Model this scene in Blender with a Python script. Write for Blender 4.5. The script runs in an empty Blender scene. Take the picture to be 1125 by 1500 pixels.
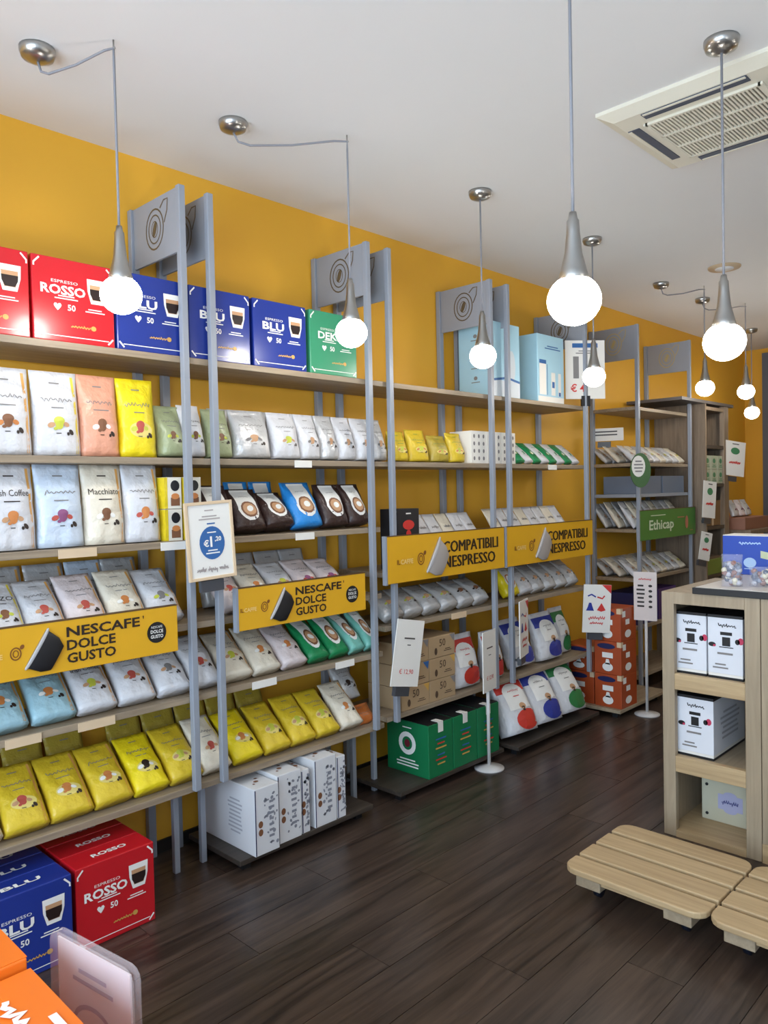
import bpy, math, random
from mathutils import Matrix, Vector, noise
random.seed(7)
R = math.radians
scene = bpy.context.scene
COL = scene.collection

# ------------------------------------------------------------------ camera
YAW, PITCH, ROLL = R(44.2), R(-1.55), R(-1.25)
fw = Vector((-math.sin(YAW)*math.cos(PITCH), math.cos(YAW)*math.cos(PITCH), math.sin(PITCH)))
r0 = fw.cross(Vector((0, 0, 1))).normalized(); u0 = r0.cross(fw)
rt = math.cos(ROLL)*r0 + math.sin(ROLL)*u0; up = -math.sin(ROLL)*r0 + math.cos(ROLL)*u0
cd = bpy.data.cameras.new('camera'); cam = bpy.data.objects.new('camera', cd); COL.objects.link(cam)
cd.sensor_fit = 'AUTO'; cd.sensor_width = 36.0; cd.lens = 1127/1500*36.0
cd.clip_start = 0.02
M = Matrix((rt, up, -fw)).transposed().to_4x4(); M.translation = Vector((3.1, 0, 1.585))
cam.matrix_world = M
scene.camera = cam

# ------------------------------------------------------------------ world, daylight, exposure
w = bpy.data.worlds.new('world'); scene.world = w; w.use_nodes = True
bg = w.node_tree.nodes['Background']; bg.inputs[0].default_value = (0.64, 0.81, 1.0, 1); bg.inputs[1].default_value = 6.5
scene.view_settings.view_transform = 'Standard'; scene.view_settings.look = 'None'
scene.view_settings.gamma = 1.0; scene.view_settings.use_curve_mapping = False
scene.view_settings.exposure = 0.36
BULB = 33.0
RX1, RY0, RY1, RZ = 5.4, -2.0, 9.0, 3.055       # room extents
WIN = (0.5, 4.9, 0.35, 2.75)                    # shop window in the front wall (x0,x1,z0,z1)
al = bpy.data.lights.new('window_portal', 'AREA'); al.shape = 'RECTANGLE'; al.size = WIN[1]-WIN[0]; al.size_y = WIN[3]-WIN[2]
al.cycles.is_portal = True
ao = bpy.data.objects.new('window_portal', al); COL.objects.link(ao)
ao.location = ((WIN[0]+WIN[1])/2, RY0-0.02, (WIN[2]+WIN[3])/2); ao.rotation_euler = (R(90), 0, 0)

# ------------------------------------------------------------------ materials
def lin(c):
    return tuple(((v/255)/12.92 if v/255 <= 0.04045 else ((v/255+0.055)/1.055)**2.4) for v in c)
MATS = {}
def mat(name, rgb, rough=0.5, metal=0.0, var=0.06, scale=9.0, bump=0.0, emit=0.0, coat=0.0, trans=0.0):
    if name in MATS: return MATS[name]
    m = bpy.data.materials.new(name); m.use_nodes = True
    nt = m.node_tree; b = nt.nodes['Principled BSDF']
    c = lin(rgb)
    b.inputs['Roughness'].default_value = rough; b.inputs['Metallic'].default_value = metal
    if coat: b.inputs['Coat Weight'].default_value = coat; b.inputs['Coat Roughness'].default_value = 0.12
    if trans: b.inputs['Transmission Weight'].default_value = trans
    if emit:
        b.inputs['Emission Color'].default_value = (*c, 1); b.inputs['Emission Strength'].default_value = emit
    b.inputs['Base Color'].default_value = (*c, 1)
    if var or bump:
        tc = nt.nodes.new('ShaderNodeTexCoord'); nz = nt.nodes.new('ShaderNodeTexNoise')
        nz.inputs['Scale'].default_value = scale; nz.inputs['Detail'].default_value = 3.0
        nt.links.new(tc.outputs['Object'], nz.inputs['Vector'])
        if var:
            mx = nt.nodes.new('ShaderNodeMix'); mx.data_type = 'RGBA'
            mx.inputs[6].default_value = (*[v*(1-var) for v in c], 1)
            mx.inputs[7].default_value = (*[min(1, v*(1+var)) for v in c], 1)
            nt.links.new(nz.outputs['Fac'], mx.inputs[0]); nt.links.new(mx.outputs[2], b.inputs['Base Color'])
        if bump:
            bp = nt.nodes.new('ShaderNodeBump'); bp.inputs['Strength'].default_value = bump; bp.inputs['Distance'].default_value = 0.01
            nt.links.new(nz.outputs['Fac'], bp.inputs['Height']); nt.links.new(bp.outputs['Normal'], b.inputs['Normal'])
    MATS[name] = m
    return m

def wood(name, dark, light, axis, rough=0.5, grain=38.0, stretch=0.05, rnd=0.0):
    """procedural wood with the grain running along one object axis (0, 1, 2)"""
    if name in MATS: return MATS[name]
    m = bpy.data.materials.new(name); m.use_nodes = True
    nt = m.node_tree; b = nt.nodes['Principled BSDF']; N = nt.nodes.new; L = nt.links.new
    tc = N('ShaderNodeTexCoord'); mp = N('ShaderNodeMapping')
    sc = [grain]*3; sc[axis] = grain*stretch
    mp.inputs['Scale'].default_value = sc
    oi = N('ShaderNodeObjectInfo'); ad = N('ShaderNodeVectorMath'); ad.operation = 'ADD'
    ml = N('ShaderNodeMath'); ml.operation = 'MULTIPLY'; ml.inputs[1].default_value = 40.0
    L(oi.outputs['Random'], ml.inputs[0]); L(tc.outputs['Object'], ad.inputs[0]); L(ml.outputs[0], ad.inputs[1])
    L(ad.outputs[0], mp.inputs['Vector'])
    n1 = N('ShaderNodeTexNoise'); n1.inputs['Scale'].default_value = 1.0; n1.inputs['Detail'].default_value = 6.0
    n1.inputs['Roughness'].default_value = 0.65; n1.inputs['Distortion'].default_value = 0.6
    L(mp.outputs[0], n1.inputs['Vector'])
    rp = N('ShaderNodeValToRGB'); rp.color_ramp.elements[0].position = 0.32; rp.color_ramp.elements[1].position = 0.68
    rp.color_ramp.elements[0].color = (*lin(dark), 1); rp.color_ramp.elements[1].color = (*lin(light), 1)
    L(n1.outputs['Fac'], rp.inputs[0])
    out = rp.outputs[0]
    if rnd:
        hs = N('ShaderNodeHueSaturation'); mr = N('ShaderNodeMapRange')
        mr.inputs['To Min'].default_value = 1-rnd; mr.inputs['To Max'].default_value = 1+rnd
        L(oi.outputs['Random'], mr.inputs['Value']); L(mr.outputs[0], hs.inputs['Value']); L(out, hs.inputs['Color'])
        out = hs.outputs['Color']
    L(out, b.inputs['Base Color']); b.inputs['Roughness'].default_value = rough
    bp = N('ShaderNodeBump'); bp.inputs['Strength'].default_value = 0.12; bp.inputs['Distance'].default_value = 0.004
    L(n1.outputs['Fac'], bp.inputs['Height']); L(bp.outputs['Normal'], b.inputs['Normal'])
    MATS[name] = m
    return m

def glassy(name, rgb, alpha, rough=0.1):
    """thin clear film: principled with alpha"""
    if name in MATS: return MATS[name]
    m = mat(name, rgb, rough, var=0.04)
    m.node_tree.nodes['Principled BSDF'].inputs['Alpha'].default_value = alpha
    return m

m_yellow = mat('yellow_wall_paint', (228, 170, 48), 0.55, var=0.03, scale=3)
m_white = mat('white_paint', (226, 226, 226), 0.7, var=0.02, scale=2)
m_grey = mat('grey_blue_powder_coat', (146, 151, 160), 0.42, var=0.03)
m_shelf = wood('greige_oak_laminate', (132, 116, 97), (166, 148, 124), 1, 0.5, 40, 0.05)
m_plat = wood('dark_platform_laminate', (52, 45, 40), (72, 63, 55), 1, 0.5, 40, 0.05)
m_oak = wood('light_oak', (148, 131, 107), (174, 156, 130), 2, 0.5, 30, 0.06)
m_oakx = wood('light_oak_lengthwise', (170, 143, 106), (198, 171, 130), 0, 0.5, 30, 0.05)
m_oaky = wood('light_oak_crosswise', (148, 131, 107), (174, 156, 130), 1, 0.5, 30, 0.06)
m_cab = wood('taupe_cabinet_wood', (116, 99, 82), (150, 130, 108), 2, 0.5, 34, 0.06)
m_floor = wood('dark_oak_plank', (38, 29, 25), (86, 70, 60), 1, 0.28, 26, 0.06, rnd=0.12)
m_joint = mat('dark_joint', (26, 21, 19), 0.7)
m_black = mat('black_plastic', (24, 24, 27), 0.45)
m_dark = mat('dark_skirting', (30, 27, 26), 0.5)
m_steel = mat('brushed_steel', (176, 174, 170), 0.28, 0.95, var=0.05)
m_cord = mat('grey_cord', (136, 136, 142), 0.55)
m_globe = mat('lit_opal_globe', (255, 250, 242), 0.3, var=0, emit=BULB)
m_ac = mat('cream_plastic', (222, 217, 200), 0.5, var=0.02)
m_acdark = mat('louvre_dark', (58, 66, 84), 0.5)
m_sign = mat('amber_sign_print', (222, 166, 30), 0.45, var=0.03)
m_ink = mat('dark_brown_ink', (44, 30, 22), 0.5)
m_inkw = mat('white_ink', (240, 238, 232), 0.5)
m_gold = mat('gold_ink', (205, 160, 80), 0.45)
m_brown = mat('coffee_brown', (128, 84, 56), 0.5)
m_tan = mat('crema_tan', (198, 152, 112), 0.5)
m_redink = mat('red_ink', (206, 54, 48), 0.5)
m_blueink = mat('blue_ink', (48, 98, 158), 0.5)
m_grayink = mat('grey_ink', (130, 126, 124), 0.5)
m_greenink = mat('green_ink', (66, 130, 90), 0.5)
m_paper = mat('white_card', (232, 228, 220), 0.6, var=0.02)
m_framewood = mat('pale_wood_frame', (216, 190, 156), 0.5)

# ------------------------------------------------------------------ mesh builder
class MB:
    def __init__(s): s.v = []; s.f = []; s.m = []; s.sm = []
    def add(s, vs, fs, mi=0, smooth=False):
        o = len(s.v); s.v += [tuple(v) for v in vs]
        for f in fs: s.f.append([i+o for i in f]); s.m.append(mi); s.sm.append(smooth)
        return s
    def box(s, x0, x1, y0, y1, z0, z1, mi=0):
        return s.add([(x0,y0,z0),(x1,y0,z0),(x1,y1,z0),(x0,y1,z0),(x0,y0,z1),(x1,y0,z1),(x1,y1,z1),(x0,y1,z1)],
                     [(0,3,2,1),(4,5,6,7),(0,1,5,4),(1,2,6,5),(2,3,7,6),(3,0,4,7)], mi)
    def prism(s, pts, z0, z1, mi=0):
        n = len(pts)
        return s.add([(x,y,z0) for x,y in pts]+[(x,y,z1) for x,y in pts],
                     [tuple(range(n-1,-1,-1)), tuple(range(n,2*n))]+[(i,(i+1)%n,n+(i+1)%n,n+i) for i in range(n)], mi)
    def lathe(s, prof, n=20, mi=0, c=(0,0,0), smooth=True):
        vs = []; fs = []
        for r, z in prof:
            for k in range(n):
                a = 2*math.pi*k/n; vs.append((c[0]+r*math.cos(a), c[1]+r*math.sin(a), c[2]+z))
        for j in range(len(prof)-1):
            for k in range(n):
                k2 = (k+1) % n; fs.append((j*n+k, j*n+k2, (j+1)*n+k2, (j+1)*n+k))
        fs.append(tuple(range(n-1,-1,-1))); fs.append(tuple(range((len(prof)-1)*n, len(prof)*n)))
        return s.add(vs, fs, mi, smooth)
    def tube(s, pts, r, n=8, mi=0):
        pts = [Vector(p) for p in pts]; vs = []; fs = []
        for i, p in enumerate(pts):
            d = (pts[min(i+1,len(pts)-1)]-pts[max(i-1,0)]).normalized()
            a = d.cross(Vector((0.31,0.87,0.4))).normalized(); b = d.cross(a)
            for k in range(n):
                t = 2*math.pi*k/n; vs.append(p+r*(math.cos(t)*a+math.sin(t)*b))
        for i in range(len(pts)-1):
            for k in range(n):
                k2 = (k+1) % n; fs.append((i*n+k, i*n+k2, (i+1)*n+k2, (i+1)*n+k))
        fs.append(tuple(range(n-1,-1,-1))); fs.append(tuple(range((len(pts)-1)*n, len(pts)*n)))
        return s.add(vs, fs, mi, True)
    def mesh(s, name, mats):
        me = bpy.data.meshes.new(name); me.from_pydata(s.v, [], s.f)
        for m in (mats if isinstance(mats, (list, tuple)) else [mats]): me.materials.append(m)
        me.polygons.foreach_set('material_index', s.m); me.polygons.foreach_set('use_smooth', s.sm)
        me.update(); return me
    def build(s, name, mats, parent=None, loc=(0,0,0), rot=(0,0,0), bevel=0):
        return link(name, s.mesh(name, mats), parent, loc, rot, bevel)

def link(name, me, parent=None, loc=(0,0,0), rot=(0,0,0), bevel=0):
    o = bpy.data.objects.new(name, me); COL.objects.link(o)
    o.parent = parent; o.location = loc; o.rotation_euler = rot
    if bevel:
        b = o.modifiers.new('bevel', 'BEVEL'); b.width = bevel; b.segments = 2; b.limit_method = 'ANGLE'
    return o
def box(name, x0, x1, y0, y1, z0, z1, m, parent=None, bevel=0):
    """box with its origin at the base centre"""
    cx, cy = (x0+x1)/2, (y0+y1)/2
    return MB().box(x0-cx, x1-cx, y0-cy, y1-cy, 0, z1-z0).build(name, m, parent, (cx, cy, z0), bevel=bevel)
def tag(o, label=None, cat=None, group=None, kind=None):
    if label: o['label'] = label
    if cat: o['category'] = cat
    if group: o['group'] = group
    if kind: o['kind'] = kind
    return o
def empty(name, loc, rz=0, tilt=0):
    o = bpy.data.objects.new(name, None); COL.objects.link(o); o.empty_display_size = 0.05
    o.location = loc; o.rotation_euler = (tilt, 0, rz); return o
def copy_tree(o, parent=None):
    c = o.copy(); COL.objects.link(c); c.parent = parent
    for ch in list(o.children): copy_tree(ch, c)
    return c
ORD = ['first','second','third','fourth','fifth','sixth','seventh','eighth','ninth','tenth','eleventh','twelfth','thirteenth','fourteenth']

# ------------------------------------------------------------------ flat print helpers: 2D (x, z) shapes put on a front surface
TXT = {}
def text2d(s, bold=0.0):
    k = (s, bold)
    if k not in TXT:
        cu = bpy.data.curves.new('t', 'FONT'); cu.body = s; cu.resolution_u = 2; cu.offset = bold; cu.space_line = 0.85
        ob = bpy.data.objects.new('t', cu); me = ob.to_mesh()
        vs = [(v.co.x, v.co.y) for v in me.vertices]; fs = [tuple(p.vertices) for p in me.polygons]
        ob.to_mesh_clear(); bpy.data.objects.remove(ob); bpy.data.curves.remove(cu)
        x0 = min(v[0] for v in vs); x1 = max(v[0] for v in vs); y0 = min(v[1] for v in vs); y1 = max(v[1] for v in vs)
        TXT[k] = ([(x-x0, y-y0) for x, y in vs], fs, x1-x0, y1-y0)
    return TXT[k]
class Print:
    """collects 2D shapes; surf(x, z) gives the y of the surface they lie on (front looks to -y)"""
    def __init__(s, surf=lambda x, z: 0.0, eps=0.0014): s.b = MB(); s.surf = surf; s.eps = eps
    def put(s, pts, faces, mi=0, lift=0):
        s.b.add([(x, s.surf(x, z)-s.eps-lift, z) for x, z in pts], faces, mi); return s
    def text(s, t, cx, cz, w=None, h=None, mi=0, bold=0.0, lift=0.0006, skew=0.0):
        vs, fs, tw, th = text2d(t, bold)
        sx = (w/tw) if w else h/th; sz = (h/th) if h else sx
        return s.put([(cx+(x-tw/2)*sx+skew*(y-th/2)*sz, cz+(y-th/2)*sz) for x, y in vs], fs, mi, lift)
    def ell(s, cx, cz, rx, rz, mi=0, lift=0, n=14, rot=0.0):
        pts = [(cx, cz)]; fs = []
        for q in (0.35, 0.7, 1.0):
            for k in range(n):
                a = 2*math.pi*k/n; x, z = rx*q*math.cos(a), rz*q*math.sin(a)
                pts.append((cx+x*math.cos(rot)-z*math.sin(rot), cz+x*math.sin(rot)+z*math.cos(rot)))
        for k in range(n):
            k2 = (k+1) % n; fs += [(0, 1+k, 1+k2), (1+k, 1+n+k, 1+n+k2, 1+k2), (1+n+k, 1+2*n+k, 1+2*n+k2, 1+n+k2)]
        return s.put(pts, fs, mi, lift)
    def ring(s, cx, cz, rx, rz, t, mi=0, lift=0, n=22, a0=0, a1=360):
        pts = []; fs = []
        for k in range(n+1):
            a = R(a0+(a1-a0)*k/n); c, q = math.cos(a), math.sin(a)
            pts += [(cx+rx*c, cz+rz*q), (cx+(rx-t)*c, cz+(rz-t)*q)]
        for k in range(n): fs.append((2*k, 2*k+1, 2*k+3, 2*k+2))
        return s.put(pts, fs, mi, lift)
    def rect(s, x0, x1, z0, z1, mi=0, lift=0, nx=1, nz=1):
        pts = [(x0+(x1-x0)*i/nx, z0+(z1-z0)*j/nz) for j in range(nz+1) for i in range(nx+1)]
        fs = [(j*(nx+1)+i, j*(nx+1)+i+1, (j+1)*(nx+1)+i+1, (j+1)*(nx+1)+i) for j in range(nz) for i in range(nx)]
        return s.put(pts, fs, mi, lift)
    def poly(s, pts, mi=0, lift=0): return s.put(pts, [tuple(range(len(pts)))], mi, lift)
    def line(s, pts, t, mi=0, lift=0):
        P = []; fs = []
        for i, p in enumerate(pts):
            a = pts[max(i-1, 0)]; b = pts[min(i+1, len(pts)-1)]
            dx, dz = b[0]-a[0], b[1]-a[1]; l = math.hypot(dx, dz) or 1
            P += [(p[0]-dz/l*t/2, p[1]+dx/l*t/2), (p[0]+dz/l*t/2, p[1]-dx/l*t/2)]
        for i in range(len(pts)-1): fs.append((2*i, 2*i+1, 2*i+3, 2*i+2))
        return s.put(P, fs, mi, lift)
    def script(s, cx, cz, w, h, mi=0, seed=0, t=None):
        """an unreadable handwritten word"""
        rn = random.Random(seed); n = 22
        pts = [(cx-w/2+w*i/n+rn.uniform(-0.2, 0.2)*w/n, cz+h*0.5*math.sin(i*1.9+seed)*rn.choice((0.25, 0.4, 0.5, 1.0))) for i in range(n+1)]
        return s.line(pts, t or h*0.15, mi, 0.0006)
    def small(s, cx, cz, w, h, rows, mi=0, seed=1):
        """rows of print too small to read"""
        rn = random.Random(seed)
        for k in range(rows):
            ww = w*rn.uniform(0.6, 1); z = cz+h/2-h*(k+0.5)/rows
            s.rect(cx-ww/2, cx+ww/2, z-h/rows*0.22, z+h/rows*0.22, mi, 0.0003)
        return s
    def build(s, name, mats, parent): return s.b.build(name, mats, parent)

# ------------------------------------------------------------------ room shell
fl = MB().box(0, RX1, RY0, RY1, -0.05, -0.006).build('floor', m_joint); tag(fl, kind='structure')
pw, pl = 0.19, 1.45
pm = MB().box(-pw/2+0.0012, pw/2-0.0012, -pl/2+0.0012, pl/2-0.0012, -0.006, 0).mesh('plank', m_floor)
i = 0
while i*pw < RX1-0.05:
    off = [0, 0.55, 1.0, 0.3, 0.8][i % 5]
    y = RY0 - off
    while y < RY1:
        y0, y1 = max(y, RY0), min(y+pl, RY1)
        if y1-y0 > 0.1:
            o = link('plank', pm, fl, (min(i*pw+pw/2, RX1-pw/2), (y0+y1)/2, 0)); o.scale.y = (y1-y0)/pl
        y += pl
    i += 1
tag(box('ceiling', -0.1, RX1+0.1, RY0-0.1, RY1+0.1, RZ, RZ+0.1, m_white), kind='structure')
tag(box('wall_left', -0.12, 0, RY0-0.1, RY1+0.12, -0.05, RZ, m_yellow), kind='structure')
tag(box('wall_back', 0, RX1, RY1, RY1+0.12, -0.05, RZ, m_yellow), kind='structure')
tag(box('wall_right', RX1, RX1+0.12, RY0-0.1, RY1+0.12, -0.05, RZ, m_white), kind='structure')
fwall = MB()
fwall.box(0, WIN[0], RY0-0.1, RY0, -0.05, RZ).box(WIN[1], RX1, RY0-0.1, RY0, -0.05, RZ)
fwall.box(WIN[0], WIN[1], RY0-0.1, RY0, -0.05, WIN[2]).box(WIN[0], WIN[1], RY0-0.1, RY0, WIN[3], RZ)
tag(fwall.build('wall_front', m_white), kind='structure')
wf = MB()
for x in (WIN[0], (WIN[0]+WIN[1])/2-0.03, WIN[1]-0.06): wf.box(x, x+0.06, RY0-0.09, RY0-0.03, WIN[2], WIN[3])
wf.box(WIN[0], WIN[1], RY0-0.09, RY0-0.03, WIN[2], WIN[2]+0.06).box(WIN[0], WIN[1], RY0-0.09, RY0-0.03, WIN[3]-0.06, WIN[3])
tag(wf.build('window_1', m_grey), kind='structure')
tag(box('baseboard_left', 0, 0.012, RY0, RY1, 0, 0.055, m_dark), kind='structure')
# doorway frame in the far wall
df = MB().box(0.2, 0.26, RY1-0.05, RY1, 0, 3.0).box(1.15, 1.21, RY1-0.05, RY1, 0, 3.0).box(0.26, 1.15, RY1-0.05, RY1, 2.94, 3.0)
d1 = tag(df.build('door_1', mat('door_frame_grey', (96, 98, 106), 0.5)), kind='structure')
box('door_leaf', 0.26, 1.15, RY1-0.03, RY1-0.002, 0.01, 2.94, mat('door_leaf_grey', (118, 114, 112), 0.5), None).parent = d1

# ------------------------------------------------------------------ shelving along the left wall
XP = 0.40; PT, PB = 2.81, 0.395
def emblem(panel, side, m, d):
    p = Print(eps=0.0008)
    p.ring(0, 0, 0.072, 0.085, 0.007).ring(0, 0, 0.050, 0.060, 0.006)
    p.ell(0, 0, 0.014, 0.032, rot=-0.35).ring(0, 0, 0.026, 0.034, 0.004)
    p.line([(0.045, 0.075), (0.075, 0.10), (0.105, 0.10), (0.10, 0.055), (0.075, 0.01)], 0.007)
    o = p.build('emblem', m, panel)
    o.location = (0.0, -d/2 if side < 0 else d/2, 0.13); o.rotation_euler = (0, 0, 0 if side < 0 else math.pi)
    return o
def frame(unit, y, panel=True, leg=True, bottom=PB, m_em=None):
    box('front_upright', XP-0.014, XP+0.014, y-0.014, y+0.014, bottom, PT, m_grey, unit, 0.003)
    box('wall_upright', 0.004, 0.034, y-0.018, y+0.018, 0.0, PT, m_grey, unit, 0.003)
    if leg:
        box('leg', 0.21, 0.235, y-0.0125, y+0.0125, 0.0, 0.385, m_grey, unit, 0.003)
    if panel:
        d = 0.012
        pn = MB().box(-0.175, 0.175, -d/2, d/2, 0, 0.255).build('header_panel', m_grey, unit, (0.21, y, PT-0.257), bevel=0.002)
        e = m_em or mat('emblem_cutout_brown', (96, 82, 60), 0.5)
        emblem(pn, -1, e, d); emblem(pn, 1, e, d)
unit = empty('shelving_unit', (0.2, 2.5, 0))
tag(unit, 'long grey and oak wall shelving unit filled with coffee bags along yellow wall', 'shelving')
U = empty('u', (0, 0, 0)); bpy.data.objects.remove(U)
unit.location = (0, 0, 0)
for y in (0.62, 1.66, 1.79, 2.69, 2.84, 3.70, 3.87, 4.79):
    frame(unit, y, bottom=PB if y < 2.75 else (0.40 if y < 4 else 0.30))
TH = 0.026
SH = dict(S1=2.14, S2=1.735, S3=1.405, S4=1.07, S5=0.775, S6=0.41, T3=1.17, T4=0.895, T5=0.43)
def board(u, y0, y1, z, x1=0.382): return box('shelf_board', 0.036, x1, y0, y1, z-TH, z, m_shelf, u, 0.002)
for k in ('S1', 'S2'): board(unit, 0.2, 4.82, SH[k])
for k in ('S3', 'S4', 'S5', 'S6'): board(unit, 0.2, 2.765, SH[k])
for k in ('T3', 'T4', 'T5'): board(unit, 2.785, 4.82, SH[k])
# price strips clipped on the board edges
for (y, k, wd, c) in ((1.21, 'S3', 0.14, 0), (1.62, 'S3', 0.16, 1), (2.27, 'S2', 0.10, 1), (2.27, 'S3', 0.11, 1), (1.26, 'S5', 0.14, 0), (2.02, 'S5', 0.13, 1), (2.50, 'S5', 0.12, 1), (3.38, 'T4', 0.13, 0), (4.38, 'S2', 0.1, 1), (1.0, 'S5', 0.12, 0)):
    box('price_strip', 0.383, 0.387, y-wd/2, y+wd/2, SH[k]-0.034, SH[k]-0.002, m_framewood if c == 0 else m_paper, unit)
# far bay
far = empty('shelving_unit', (0, 0, 0)); tag(far, 'far grey shelving bay with green header sign, past the gap in the shelving', 'shelving')
m_goldem = mat('emblem_gold', (176, 158, 110), 0.5)
for y in (5.57, 6.53): frame(far, y, bottom=0.0, leg=False, m_em=m_goldem)
FS = (2.19, 1.76, 1.52, 1.25, 0.87, 0.50, 0.12)
for z in FS: box('shelf_board', 0.036, 0.384, 5.555, 6.545, z-TH, z, m_shelf if z != 1.52 else m_grey, far, 0.002)
# floor platforms
def platform(y0, y1, x0, x1, m, label, z=0.062):
    t = empty('display_platform', ((x0+x1)/2, (y0+y1)/2, 0)); tag(t, label, 'platform')
    a, b = (x1-x0)/2, (y1-y0)/2
    MB().box(-a, a, -b, b, z-0.022, z).build('board', m, t, bevel=0.002)
    for sx in (-1, 1):
        for sy in (-1, 1): MB().box(-0.02, 0.02, -0.02, 0.02, 0, z-0.022).build('foot', m_black, t, (sx*(a-0.06), sy*(b-0.06), 0))
platform(1.82, 2.60, 0.06, 0.455, m_plat, 'low dark platform under the white printed boxes')
platform(2.79, 3.68, 0.06, 0.462, m_plat, 'low dark platform under the green boxes')
platform(3.74, 4.70, 0.06, 0.52, m_plat, 'low dark platform under the big white bags')
platform(4.80, 5.53, 0.06, 0.622, m_oaky, 'low light wooden platform under the orange boxes', 0.062)

# ------------------------------------------------------------------ coffee pouches
def bag_surface(w, h, d, side=0.46):
    def A(v):
        if v < 0.22: return 0.82+0.18*math.sin(v/0.22*math.pi/2)
        q = min(1, (v-0.22)/0.70)
        return max(0.035, (1-q**2.0)**0.85)
    def W(v): return w/2*(1-0.05*math.sin(math.pi*min(1, v*1.05))+(0.015 if v > 0.93 else 0))
    def T(x, z):
        v = min(1, max(0, z/h)); u = max(-1, min(1, x/W(v)))
        dn = min(d, 0.09)
        wr = 0.085*dn*noise.noise(Vector((x*24, z*20, w*90+h*50)))+0.025*dn*noise.noise(Vector((x*60+9, z*50, d*70)))
        return d/2*A(v)*(side+(1-side)*math.sqrt(max(0, 1-abs(u)**2.4)))+wr*min(1.0, 0.25+A(v))
    return A, W, T
def bag_mesh(name, w, h, d, m, nu=10, nv=15, side=0.46):
    A, W, T = bag_surface(w, h, d, side)
    b = MB(); n1 = nu+1
    vs = []
    for sgn in (-1, 1):
        for j in range(nv+1):
            v = j/nv
            for i in range(n1):
                x = W(v)*(-1+2*i/nu); vs.append((x, sgn*T(x, v*h), v*h))
    o = n1*(nv+1); fs = []
    for j in range(nv):
        for i in range(nu):
            a = j*n1+i; fs.append((a, a+1, a+1+n1, a+n1)); fs.append((o+a+1, o+a, o+a+n1, o+a+1+n1))
        fs.append((j*n1, (j+1)*n1, o+(j+1)*n1, o+j*n1))
        a = j*n1+nu; fs.append((a, o+a, o+a+n1, a+n1))
    for i in range(nu):
        fs.append((i+1, i, o+i, o+i+1)); a = nv*n1+i; fs.append((a, a+1, o+a+1, o+a))
    b.add(vs, fs, 0, True)
    def sf(x, z):              # the faceted front itself, so that prints lie on it
        v = min(0.9999, max(0, z/h))*nv; j = int(v); fv = v-j
        def row(jj):
            u = (x/W(jj/nv)+1)/2*nu; u = min(nu-1e-4, max(0, u)); i = int(u); fu = u-i
            return vs[jj*n1+i][1]*(1-fu)+vs[jj*n1+i+1][1]*fu
        return row(j)*(1-fv)+row(j+1)*fv
    return b.mesh(name, m), sf

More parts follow.
